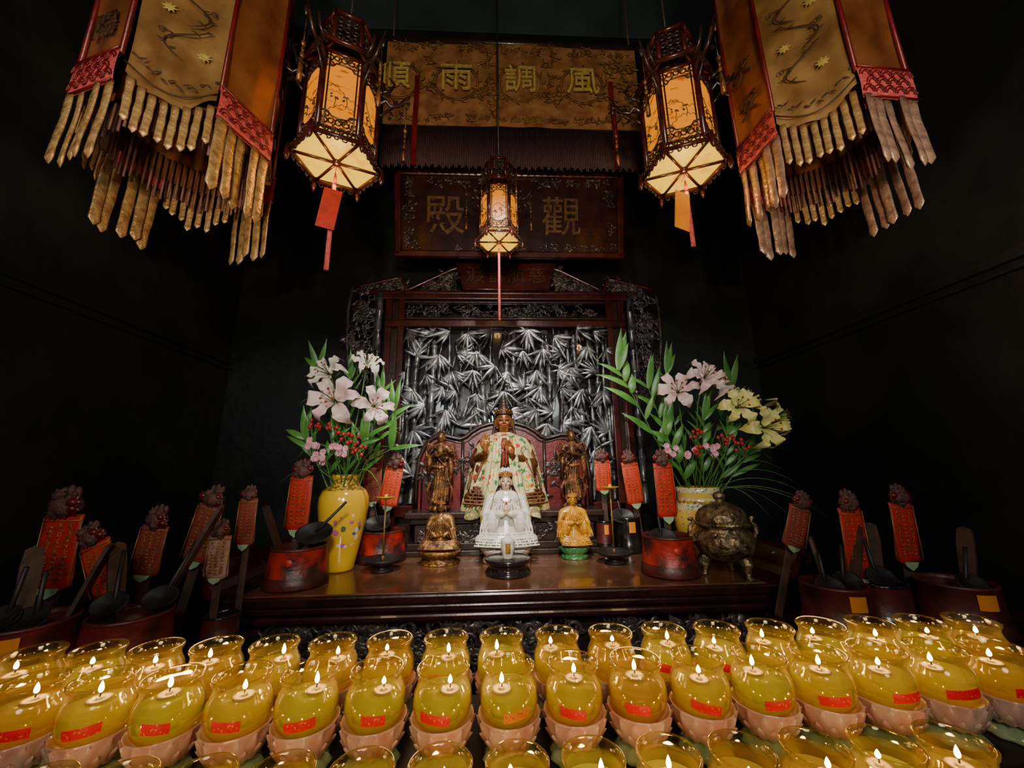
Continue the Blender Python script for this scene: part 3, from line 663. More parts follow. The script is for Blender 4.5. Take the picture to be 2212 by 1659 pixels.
def stemleaf(pts,leaves,label,group,seed,LW=.03,LL=.2,tip=3):
    rn=random.Random(seed); p=[V(x) for x in pts]
    root=thing('leafy_stem',label,'foliage',p[0],group=group)
    def at(t):
        s=t*(len(p)-1); i=min(int(s),len(p)-2); q=s-i; return p[i].lerp(p[i+1],q)-p[0]
    g=G(); g.tube([at(t/10) for t in range(11)],[.005-.0003*t for t in range(11)],6); g.obj('stem',['stem'],root)
    g=G()
    for k in range(leaves):
        t=.35+.65*k/max(1,leaves-1); c=at(t); d=(at(min(1,t+.05))-at(max(0,t-.05))).normalized()
        a=rn.uniform(-.7,.7)+(pi if k%2 else 0); sd=V((math.cos(a),-.25,0))
        g.blade(c,d*1.1+sd*rn.uniform(.5,1.0),V((-.2*sd.x,-1,.4)),LL*rn.uniform(.65,1.15),LW*rn.uniform(.7,1.05),rn.uniform(.05,.45),0,8,.12)
    for k in range(tip):
        g.blade(at(1),(rn.uniform(-.35,.35),-.15,1),(0,-1,.2),LL*1.1,LW*1.1,rn.uniform(-.05,.1),0,8,.12)
    g.obj('leaves',['leaf'],root)
F1='foliage in the tall yellow vase'; F2='foliage in the stout yellow vase'
for i,(pts,n,lw,ll) in enumerate([
 ([(-.90,2.18,1.40),(-.95,2.2,1.7),(-1.03,2.2,1.95),(-1.07,2.18,2.12)],8,.030,.17),
 ([(-.84,2.2,1.40),(-.8,2.22,1.75),(-.72,2.24,2.0)],7,.027,.15),
 ([(-.82,2.2,1.40),(-.74,2.22,1.7),(-.64,2.22,1.88)],8,.030,.19),
 ([(-.90,2.12,1.40),(-1.0,2.1,1.62),(-1.06,2.08,1.72)],6,.034,.17),
 ([(-.86,2.1,1.40),(-.80,2.04,1.62),(-.72,2.02,1.72)],7,.028,.14),
 ([(-.88,2.1,1.40),(-.92,2.04,1.60),(-.88,2.04,1.74)],8,.028,.14),
 ([(-.83,2.15,1.42),(-.74,2.1,1.6),(-.6,2.05,1.66)],3,.032,.18),
 ([(-.86,2.16,1.40),(-.88,2.16,1.8),(-.87,2.15,2.06)],8,.026,.16)]):
    stemleaf(pts,n,'green lance-leaved stem in the tall yellow vase',F1,i,lw,ll,2)
for i,(pts,n,lw,ll) in enumerate([
 ([(1.06,2.26,1.34),(.92,2.26,1.65),(.76,2.22,1.98),(.68,2.2,2.12)],9,.045,.24),
 ([(1.08,2.26,1.34),(.98,2.28,1.7),(.88,2.26,2.02)],8,.035,.2),
 ([(1.10,2.28,1.34),(1.04,2.3,1.75),(1.02,2.3,2.12)],7,.032,.2),
 ([(1.14,2.28,1.34),(1.25,2.28,1.7),(1.38,2.24,2.0)],6,.040,.22),
 ([(1.06,2.2,1.34),(.96,2.12,1.55),(.88,2.08,1.72)],7,.040,.18),
 ([(1.14,2.2,1.34),(1.2,2.1,1.55),(1.22,2.06,1.72)],9,.030,.16),
 ([(1.16,2.2,1.34),(1.3,2.12,1.56),(1.42,2.1,1.68)],8,.026,.2),
 ([(1.10,2.18,1.34),(1.08,2.1,1.6),(1.1,2.08,1.8)],9,.030,.16),
 ([(1.12,2.26,1.34),(1.15,2.25,1.7),(1.2,2.22,1.95)],8,.026,.18)]):
    stemleaf(pts,n,'green lance-leaved stem in the stout yellow vase',F2,i+30,lw,ll,2)
def grass(p,ends,label,n):
    root=thing('grass_spray',label,'foliage',p); g=G(); rn=random.Random(n)
    for e in ends:
        e=V(e)-V(p); pk=V((e.x*.5,e.y*.5,max(.12,e.z+.2)))
        pts=[((1-t)**2)*V((0,0,0))+2*t*(1-t)*pk+t*t*e for t in[i/12 for i in range(13)]]
        g.tube(pts,[.0055*math.sin(pi*(.12+.86*i/12)) for i in range(13)],5,flat=.35)
    g.obj('blades',['leaf'],root)
grass((1.14,2.2,1.40),[(1.45+.03*i,2.1-.03*i,1.62-.06*i) for i in range(7)]+[(1.35,2.0,1.28),(.92,2.1,1.55),(1.6,2.1,1.2)],'long arching grass blades in the stout vase',3)
grass((-.84,2.14,1.49),[(-.52,2.05,1.60),(-.55,2.08,1.72),(-1.15,2.02,1.48),(-1.1,2.1,1.62),(-.62,2.0,1.45),(-1.12,2.1,1.9)],'thin arching blades in the tall vase',5)
def cluster(name,label,p,base,n,r,sp,mat,seed,cat,group):
    rn=random.Random(seed); root=thing(name,label,cat,p,group=group)
    g=G(); g2=G(); bs=V(base)-V(p)
    for k in range(n):
        c=V((rn.uniform(-sp,sp),rn.uniform(-sp*.5,sp*.3),rn.uniform(-sp,sp)*.8))
        if mat=='pinkfl':
            for j in range(10):
                a=j*.63; g.blade(c,(math.cos(a),-.5+.15*(j%3),math.sin(a)),(0,-1,0),r*1.2,r*.8,.1,0,4,.1)
        else: g.ell(c,(r,r,r*1.15),0,10,8)
        g2.tube([c,c*.4+V((0,0,-sp)),V((0,0,-sp*1.6))],.0015,5)
    g2.tube([(0,0,-sp*1.6),bs*.5+V((0,0,0)),bs],.0028,5)
    g.obj('berries' if mat=='berry' else 'blossoms',[mat],root); g2.obj('stem',['stem'],root)
BG='red berry sprigs in the vases'
for i,(p,b_) in enumerate([((-.98,2.0,1.78),vlt),((-.87,1.98,1.77),vlt),((-.79,1.98,1.72),vlt),((-.74,2.0,1.66),vlt)]):
    cluster('berry_sprig','sprig of round red berries in the tall vase',p,(b_[0],b_[1],b_[2]-.1),8,.0095,.04,'berry',i,'berries',BG)
for i,(p,b_) in enumerate([((1.02,2.05,1.73),vrt),((1.16,2.02,1.68),vrt),((1.26,2.02,1.66),vrt),((1.03,2.02,1.64),vrt)]):
    cluster('berry_sprig','sprig of round red berries in the stout vase',p,(b_[0],b_[1],b_[2]-.1),8,.0095,.04,'berry',i+9,'berries',BG)
CG='small pink carnations in the vases'
for i,(p,b_) in enumerate([((-.97,1.98,1.68),vlt),((-.92,1.97,1.62),vlt),((-.84,1.97,1.66),vlt),((.88,2.04,1.64),vrt),((.97,2.02,1.62),vrt),((1.08,2.0,1.63),vrt)]):
    cluster('carnation_spray','spray of small pink carnations among leaves',p,(b_[0],b_[1],b_[2]-.1),6,.017,.035,'pinkfl',i,'flower',CG)
# ------------------------------------------------------------------ round boxes, ladles, paper ornaments
def roundbox(label,loc,r,h,mats=('redbox','redboxd'),group='round lacquered boxes',sticker=None,sq=None):
    root=thing('round_box',label,'box',loc,group=group)
    prof=[(0,.004),(r*1.10,.004),(r*1.13,0),(r*1.15,h*.06),(r*1.10,h*.26),(r*1.05,h*.30),(r*1.0,h*.93),(r*1.02,h*.95),(r*1.0,h),(r*.93,h),(r*.92,h*.9),(r*.95,h*.1),(0,h*.08)]
    mi=[1,1,1,1,1,0,1,1,1,1,1,1]
    g=G(); g.lathe(prof,40,mi=mi); g.obj('body',list(mats),root)
    if sticker is not None:
        a=sticker; g=G(); X=Matrix.Rotation(a,4,'Z')@Matrix.Translation((0,-r*1.045,h*.68))@Matrix.Rotation(pi/2-.08,4,'X')
        g.lathe([(0,.002),(.014,.002),(.015,0)],20,X=X); g.obj('round_sticker',['redpaper2'],root)
    if sq is not None:
        g=G(); g.sheet(lambda u,v:(r*1.055*math.sin(sq+(u-.5)*.5),-r*1.055*math.cos(sq+(u-.5)*.5),h*(.58+.3*v)),8,2); g.obj('paper_label',['orange'],root)
    return root
roundbox('round red lacquered box with dark base, beside the tall vase',(-.955,1.92,1.06),.118,.165,sticker=.15)
roundbox('bright red round lacquered box behind the candle dish',(-.70,2.36,1.06),.118,.165)
roundbox('dark red round box with painted blossoms beside the censer',(.765,1.93,1.06),.115,.175,mats=('redbox','redboxd'),sticker=-.1)
roundbox('dark round lacquered box with orange label',(.74,2.43,1.06),.075,.20,mats=('black','black'),sq=.05)
roundbox('small dark round box with orange label',(.60,2.44,1.06),.05,.18,mats=('redboxd','black'),sq=0)
def ornament(label,loc,w,h,tilt=0,yaw=0,mat='redpaper',zb=1.076,fl='darkflower',group='red paper ornaments on sticks',lean=0):
    """red paper strip hung on a flat wooden stick with a dried flower head; loc = centre top of the paper"""
    x,y,z=loc
    root=thing('paper_ornament',label,'ornament',(x,y,z),yaw,group)
    root.rotation_euler=(lean,tilt,yaw)
    g=G(); L=(z-zb)/math.cos(tilt); g.box((0,.014,.02-(L+.04)/2+.02),(w*.35,.008,L+.04),0,.002); g.obj('stick',['stick'],root)
    g=G()
    def fn(u,v):
        return ((u-.5)*w*(1+.04*v),-.002-.003*math.sin(pi*u)-.004*math.sin(v*5),-h*v*.9-(h*.10*math.sin(pi*u) if v>.99 else 0))
    g.sheet(fn,8,14); o=g.obj('paper_strip',[mat],root); s=o.modifiers.new('t','SOLIDIFY'); s.thickness=.002
    g=G(); g.prism([(-w*.3,-h*.93),(w*.3,-h*.93),(w*.22,-h*1.0),(0,-h*1.06),(-w*.22,-h*1.0)],-.010,-.006)
    g.obj('green_tail',['palegreen'],root)
    g=G(); g.tube([(-w*.50,-.008,-.01),(-w*.52,-.010,-h*.88)],.0018,5); g.tube([(w*.50,-.008,-.01),(w*.52,-.010,-h*.88)],.0018,5); g.tube([(-w*.5,-.010,-h*.08),(w*.5,-.010,-h*.08)],.002,5)
    rn=random.Random(int(abs(x*1000)+z*77))
    for col in(-.25,.0,.25):
        zz=-h*.14
        while zz>-h*.82:
            for q in range(3):
                a=rn.choice((0,0,pi/2,.7,-.7)); l=w*.07; cxp=w*col+rn.uniform(-.03,.03)*w; cz=zz-rn.uniform(0,h*.03)
                g.tube([(cxp-l*math.cos(a),-.011,cz-l*math.sin(a)),(cxp+l*math.cos(a),-.011,cz+l*math.sin(a))],w*.010,4)
            zz-=h*.065
    g.obj('gilt_print',['gilt'],root)
    g=G()
    g.ell((0,-.006,w*.22),(w*.42,w*.26,w*.30),0,12,8)
    for k in range(7):
        c=V((w*.40*math.cos(k*.9+.3)*rn.uniform(.5,1),-w*.2*rn.uniform(.5,1),w*.26+w*.30*math.sin(k*.9+.3)*rn.uniform(.4,1)))
        g.ell(c,(w*.15,w*.12,w*.13),k%3==0,8,6)
        for j in range(7):
            a=j*.9+k; g.blade(c,(math.cos(a),-.35,math.sin(a)),(0,-1,0),w*.24,w*.17,.35,k%3==0,4,.15)
    for k in range(3):
        a=pi*.3+k*pi*.2; g.ell((w*.3*math.cos(a),0,w*.3+w*.32*math.sin(a)),(w*.10,w*.08,w*.18),0,8,6)
    g.obj('dried_flowers',[fl,'redpanel'],root)
    return root
ornament('gilt-printed red paper strip with dried flower head',(-1.0,1.98,1.535),.105,.27,.03)
ornament('faded dark red paper strip in the red box',(-.785,2.38,1.58),.10,.22,-.03,mat='paleredpaper')
ornament('bright red paper strip leaning in the red box',(-.645,2.34,1.575),.10,.24,.14,mat='redpaper2')
ornament('bright red paper strip with pink flower above dark boxes',(.61,2.44,1.60),.095,.20,-.02,mat='redpaper2')
ornament('vermilion paper strip with dried flower above dark box',(.775,2.42,1.585),.10,.27,-.10,mat='redpaper2')
ornament('long red paper strip with gilt print in the round box',(.79,1.97,1.57),.095,.28,-.02)
def ladle(label,loc,d,L,r,group='black ladles'):
    root=thing('ladle',label,'ladle',loc,group=group); d=V(d).normalized()
    g=G(); g.tube([(0,0,0),d*L],[.008,.006],8); g.obj('handle',['iron'],root)
    g=G(); 
    g.lathe([(0,-r*.35),(r*.5,-r*.3),(r*.85,-r*.12),(r,0),(r*.93,.0),(r*.8,-r*.08),(0,-r*.26)],20,X=Matrix.Translation(d*L*.45-V((0,.02,0)))@Matrix.Rotation(.9,4,'X')@Matrix.Scale(1.5,4,(1,0,0))); g.obj('bowl',['iron'],root)
ladle('black iron ladle leaning out of the red box',(-.98,1.90,1.18),(.62,-.05,.62),.33,.055)
def slat(label,p,d,L,w):
    root=thing('wooden_slat',label,'wooden slat',p,group='dark wooden slats in the boxes'); d=V(d).normalized()
    X=d.to_track_quat('Z','Y').to_matrix().to_4x4(); g=G(); g.prism([(-w*.35,0),(w*.35,0),(w*.5,L*.8),(w*.4,L*.97),(0,L),(-w*.4,L*.97),(-w*.5,L*.8)],-.006,.006,0,X); g.obj('board',['stick'],root)
for p,d,L,w in [((-1.54,1.40,1.0),(-.15,.1,1),.33,.05),((-1.46,1.42,1.0),(.3,.1,1),.34,.045),((-1.28,1.44,1.0),(-.3,.15,1),.34,.05),((-1.22,1.44,1.0),(.42,.1,1),.48,.05),((1.20,1.52,1.0),(-.1,.1,1),.28,.05),((1.26,1.52,1.0),(.35,.1,1),.34,.05),((1.44,1.58,1.0),(.15,.1,1),.32,.05),((1.68,1.48,1.0),(.3,.1,1),.32,.05),((-1.0,1.94,1.08),(-.5,.1,1),.36,.04)]:
    slat('dark worn wooden slat leaning in a round box',p,d,L,w)
def cstand(label,loc,h):
    root=thing('candle_stand',label,'candle holder',loc,group='brass candle stands')
    g=G(); g.lathe([(0,.0),(.055,0),(.05,.012),(.02,.016),(.03,.022),(.085,.045),(.098,.06),(.094,.062),(.08,.052),(0,.030)],36); g.obj('dish',['iron'],root)
    g=G(); g.tube([(0,0,.03),(0,0,h)],.0045,8); g.ell((0,0,.06),(.009,.009,.014)); g.obj('rod',['goldk'],root)
    g=G(); g.lathe([(0,h-.004),(.02,h-.003),(.046,h+.006),(.048,h+.010),(.02,h+.004),(0,h+.004)],28); g.ell((0,0,h+.012),(.01,.01,.012)); g.obj('drip_disc',['yelfringe'],root)
cstand('iron candle stand with dark dish and yellow drip disc',(-.63,2.12,1.06),.35)
cstand('iron candle stand with yellow drip disc and shallow dish',(.57,2.16,1.06),.38)
ib=thing('incense_stand','round black lacquered stand with carved waist','stand',(-.0,2.0,1.06))
G().lathe([(0,.002),(.10,.002),(.108,0),(.11,.012),(.10,.022),(.092,.035),(.098,.05),(.108,.056),(.112,.068),(.108,.075),(.095,.070),(0,.068)],44,mod=lambda a,z,i:1+(.03*math.cos(12*a) if i in(4,5,6) else 0)).obj('body',['black'],ib)
ic=thing('offering_cup','small white lidded cup with gold painted panel','cup',(.0,2.0,1.129))
G().lathe([(0,.0),(.022,0),(.024,.006),(.022,.010),(.032,.03),(.035,.055),(.034,.075),(.036,.082),(.033,.088),(.014,.098),(.006,.104),(.008,.112),(0,.116)],32).obj('body',['white'],ic)
g=G(); g.sheet(lambda u,v:(.0358*math.sin((u-.5)*.7),-.0358*math.cos((u-.5)*.7),.028+.045*v),6,3); g.obj('gold_panel',['gold'],ic)
ce=thing('censer','patinated bronze tripod incense burner with domed knobbed lid','incense burner',(1.01,1.87,1.06)); ce.scale=(1.08,)*3
g=G(); g.lathe([(0,.06),(.06,.062),(.100,.085),(.122,.12),(.121,.155),(.104,.18),(.094,.19),(.102,.20),(.114,.208),(.114,.217),(.095,.220),(0,.20)],44); g.obj('body',['bronzepot'],ce)
g=G(); g.lathe([(.104,.217),(.107,.226),(.102,.245),(.088,.268),(.062,.287),(.028,.297),(.014,.304),(.022,.314),(.026,.328),(.018,.340),(0,.346)],40,mod=lambda a,z,i:1+(.02*math.cos(16*a) if 1<i<5 else 0)); g.obj('lid',['bronzepot'],ce)
for k in range(3):
    a=-pi/2+.35+k*2*pi/3; c=math.cos(a);s=math.sin(a)
    g=G(); g.tube([(c*.070,s*.070,.09),(c*.092,s*.092,.065),(c*.090,s*.090,.035),(c*.094,s*.094,.013),(c*.100,s*.100,.0)],[.028,.026,.016,.013,.018],10); g.ell((c*.104,s*.104,.06),(.014,.014,.018)); g.obj('leg',['bronzepot'],ce)
for s in(-1,1):
    g=G(); g.tube([(s*.110,0,.14),(s*.135,0,.145),(s*.150,0,.17),(s*.145,0,.20),(s*.128,0,.215),(s*.135,0,.232),(s*.150,0,.230)],[.010,.010,.011,.010,.009,.009,.006],8); g.obj('handle',['bronzepot'],ce)
# ------------------------------------------------------------------ side tables with boxes
def sidetable(label,x0,x1,y0,y1,z):
    r=thing('side_table',label,'table',((x0+x1)/2,(y0+y1)/2,0))
    w=x1-x0;d=y1-y0
    G().box((0,0,z-.02),(w,d,.04),0,.006).obj('tabletop',['woodk'],r)
    G().box((0,-d/2+.03,z-.09),(w-.06,.02,.10),0,.004).obj('apron',['woodk'],r)
    for sx in(-1,1):
        for sy in(-1,1): G().box((sx*(w/2-.04),sy*(d/2-.04),(z-.04)/2),(.05,.05,z-.04),0,.005).obj('leg',['woodk'],r)
sidetable('dark wooden side table holding red boxes and paper ornaments',-2.05,-.98,1.18,1.70,.96)
sidetable('dark wooden side table with dark red round boxes',1.04,2.08,1.22,1.70,.96)
SZ=.96
roundbox('large sooty red round box with orange label',(-1.50,1.38,SZ),.118,.16,mats=('redboxs','redboxd'),sq=.5)
roundbox('large sooty red round box holding black ladles',(-1.23,1.42,SZ),.108,.16,mats=('redboxs','redboxd'))
roundbox('dark round box tucked beside the altar table',(-1.06,1.60,SZ),.055,.09,mats=('redboxd','black'))
roundbox('dark red round box with orange square label',(1.19,1.50,SZ),.105,.165,mats=('redboxd','redboxd'),sq=-.1)
roundbox('dark round box holding iron ladle',(1.42,1.56,SZ),.09,.15,mats=('redboxd','black'))
roundbox('wide dark red round box with orange label on its rim',(1.64,1.48,SZ),.11,.165,mats=('redboxd','redboxd'),sq=-.2)
for lab,loc,w,h,t,mt in [('bright red paper strip with gilt print in a box',(-1.65,1.57,1.41),.135,.27,0.0,'redpaper'),
 ('red paper strip leaning over beside the first',(-1.46,1.50,1.32),.10,.20,-.45,'redpaper2'),
 ('faded red paper strip with dark flowers',(-1.36,1.62,1.36),.10,.19,.1,'paleredpaper'),
 ('faded red paper strip above the red box',(-1.19,1.66,1.43),.10,.23,.18,'paleredpaper'),
 ('pale pink faded paper strip',(-1.10,1.6,1.32),.08,.16,0,'pinkpaper'),
 ('dark red paper strip with shriveled flower',(-1.06,1.68,1.45),.07,.19,.0,'paleredpaper'),
 ('faded paper strip leaning beside the altar scroll end',(1.22,1.64,1.38),.09,.18,.35,'paleredpaper'),
 ('vermilion paper strip with dark flower',(1.35,1.55,1.38),.095,.28,.02,'redpaper'),
 ('tall bright red paper strip with green tail',(1.64,1.62,1.39),.10,.25,0.04,'redpaper')]:
    ornament(lab,loc,w,h,t,mat=mt,zb=.962)
for lab,loc,d,L in [('black iron ladle resting in round box',(-1.56,1.36,1.03),(.25,-.1,.9),.26),('black iron ladle in round box',(-1.46,1.36,1.03),(.1,-.1,.9),.24),('iron ladle with round bowl',(-1.27,1.40,1.03),(-.1,.1,.9),.28),('iron ladle leaning sideways',(-1.20,1.42,1.03),(.35,.1,.9),.32),('iron ladle in dark red box',(1.17,1.50,1.03),(-.1,-.05,.7),.2),('iron ladle leaning from box',(1.42,1.54,1.03),(-.15,0,.9),.24),('large iron ladle lying across the box',(1.64,1.46,1.03),(.2,0,.8),.22),('iron ladle beside vermilion paper',(1.24,1.52,1.03),(.1,0,.9),.22)]:
    ladle(lab,loc,d,L,.038)
ladle('black iron ladle in the dark red box beside the censer',(.74,1.92,1.16),(-.1,-.05,.9),.16,.045)
ladle('black iron ladle in the dark box',(.72,2.42,1.2),(-.2,-.05,.9),.16,.05)
ladle('black iron ladle in the bright red box',(-.70,2.34,1.18),(-.25,-.05,.9),.2,.05)
# ------------------------------------------------------------------ oil lamps
rk=thing('lamp_rack','dark tiered metal shelf for votive oil lamps','shelf',(0,.68,0))
g=G(); g.box((0,.055,1.120),(2.1,.235,.02),0,.004); g.box((0,-.115,1.063),(2.1,.12,.02),0,.004); g.box((0,-.055,1.09),(2.1,.006,.06),0,.001)
g.obj('shelf',['rackm'],rk)
for x in(-1.0,1.0):
    for y in(-.13,.13): G().box((x,y,.527),(.035,.035,1.053),0,.004).obj('leg',['rackm'],rk)
def lotus_stand():
    o=thing('lotus_lamp_stand','pink ceramic lotus cup on a pale green base','lamp stand',(0,-5,0),group='lotus lamp stands')
    g=G()
    g.lathe([(.012,.018),(.026,.020),(.040,.032),(.0465,.048),(.0475,.058),(.0470,.062),(.0455,.062),(.043,.056),(.034,.048),(.0,.046)],56,mod=lambda a,z,i:1-(.0 if i>4 else .06*abs(math.sin(7*a))))
    for k in range(14):
        a=2*pi*k/14; out=V((math.cos(a),math.sin(a),0)); g.blade(out*.036+V((0,0,.030)),out*.38+V((0,0,1)),out,.032,.021,.04,0,5,.22)
        a+=pi/14; out=V((math.cos(a),math.sin(a),0)); g.blade(out*.030+V((0,0,.021)),out*.70+V((0,0,1)),out,.025,.019,.04,0,5,.22)
    g.obj('lotus_cup',['pinklotus'],o)
    g=G(); g.lathe([(0,0),(.037,0),(.039,.004),(.033,.011),(.020,.017),(.018,.022),(0,.022)],40,mod=lambda a,z,i:1+.05*math.cos(10*a)); g.obj('base',['palegreen'],o)
    return o
def lamp(oil):
    o=thing('oil_lamp','lit glass jar oil lamp with yellow oil and floating wick','oil lamp',(0,-5,0),group='votive oil lamps')
    P=[(.0,.001),(.024,.001),(.031,.004),(.039,.014),(.0438,.028),(.0442,.036),(.0426,.047),(.0390,.055),(.0366,.060),(.0360,.065),(.0375,.070),(.0398,.0735),(.0402,.0765),(.0386,.0785),(.0364,.0770),(.0344,.0650),(.0348,.0595),(.0412,.046),(.0428,.036),(.0426,.028),(.038,.015),(.030,.006),(0,.004)]
    G().lathe(P,44).obj('glass_jar',['glass'],o)
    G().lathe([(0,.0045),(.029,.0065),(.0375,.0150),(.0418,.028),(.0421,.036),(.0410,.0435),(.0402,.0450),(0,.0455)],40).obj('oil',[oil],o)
    g=G(); g.lathe([(0,.0458),(.0145,.0458),(.0155,.0475),(.0150,.0495),(.010,.0495),(.009,.0478),(.0045,.0478),(.004,.051),(0,.051)],24); g.obj('wick_float',['cork'],o)
    g=G(); g.tube([(0,0,.050),(.0005,0,.056),(.001,0,.0585)],[.0012,.0011,.0009],6); g.obj('wick',['wick'],o)
    g=G(); g.lathe([(0.0,.0565),(.0019,.0574),(.0031,.0595),(.0032,.0617),(.0023,.0650),(.0011,.0677),(0,.0698)],12); g.obj('flame',['flame'],o)
    return o
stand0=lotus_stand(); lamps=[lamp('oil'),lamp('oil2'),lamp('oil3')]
rn=random.Random(4)
rows=[(18,-.855,.855,.785,1.13,False),(16,-.745,.76,.68,1.13,True),(13,-.605,.535,.565,1.073,False)]
for n,xa,xb,y,zr,lab in rows:
    for i in range(n):
        x=xa+(xb-xa)*i/(n-1)+rn.uniform(-.0012,.0012); yy=y+rn.uniform(-.0015,.0015)
        st=dup(stand0,(x,yy,zr),rn.uniform(0,6))
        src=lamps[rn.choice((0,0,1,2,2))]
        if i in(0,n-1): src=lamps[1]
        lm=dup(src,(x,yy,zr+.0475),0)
        off=(rn.uniform(-.014,.014),rn.uniform(-.014,.014)); fz=rn.uniform(.7,1.3)
        for c in lm.children:
            nm_=c.name.split('.')[0]
            if nm_ in('wick_float','wick'): c.location=(off[0],off[1],0)
            if nm_=='flame': c.location=(off[0],off[1],.0565*(1-fz)); c.scale=(1,1,fz)
        if lab or (n==18 and i in(7,11,12)):
            a0=rn.uniform(-.25,.25)-x*.5; g=G(); wd=rn.uniform(.36,.5); zc=rn.uniform(.026,.031); tl=rn.uniform(-.004,.004)
            # follow the jar's outer profile just outside the glass
            def rr(z):
                P_=[(.014,.039),(.028,.0438),(.036,.0442),(.047,.0426)]
                for (z0_,r0_),(z1_,r1_) in zip(P_,P_[1:]):
                    if z<=z1_: return r0_+(r1_-r0_)*(max(z,z0_)-z0_)/(z1_-z0_)+.0012
                return .0426
            def lf(u,v):
                z=zc+.014*(v-.5)+tl*(u-.5)*2; q=a0+(u-.5)*2*wd; return (rr(z)*math.sin(q),-rr(z)*math.cos(q),z)
            g.sheet(lf,16,6)
            g.obj('paper_label',['labelo' if (lab and i==7) else 'label'],lm)
            lm['label']='lit glass jar oil lamp with red paper label, yellow oil' if not(lab and i==7) else 'lit glass jar oil lamp with orange paper label'
for r_ in [stand0]+lamps:
    for c in list(r_.children): bpy.data.objects.remove(c)
    bpy.data.objects.remove(r_)
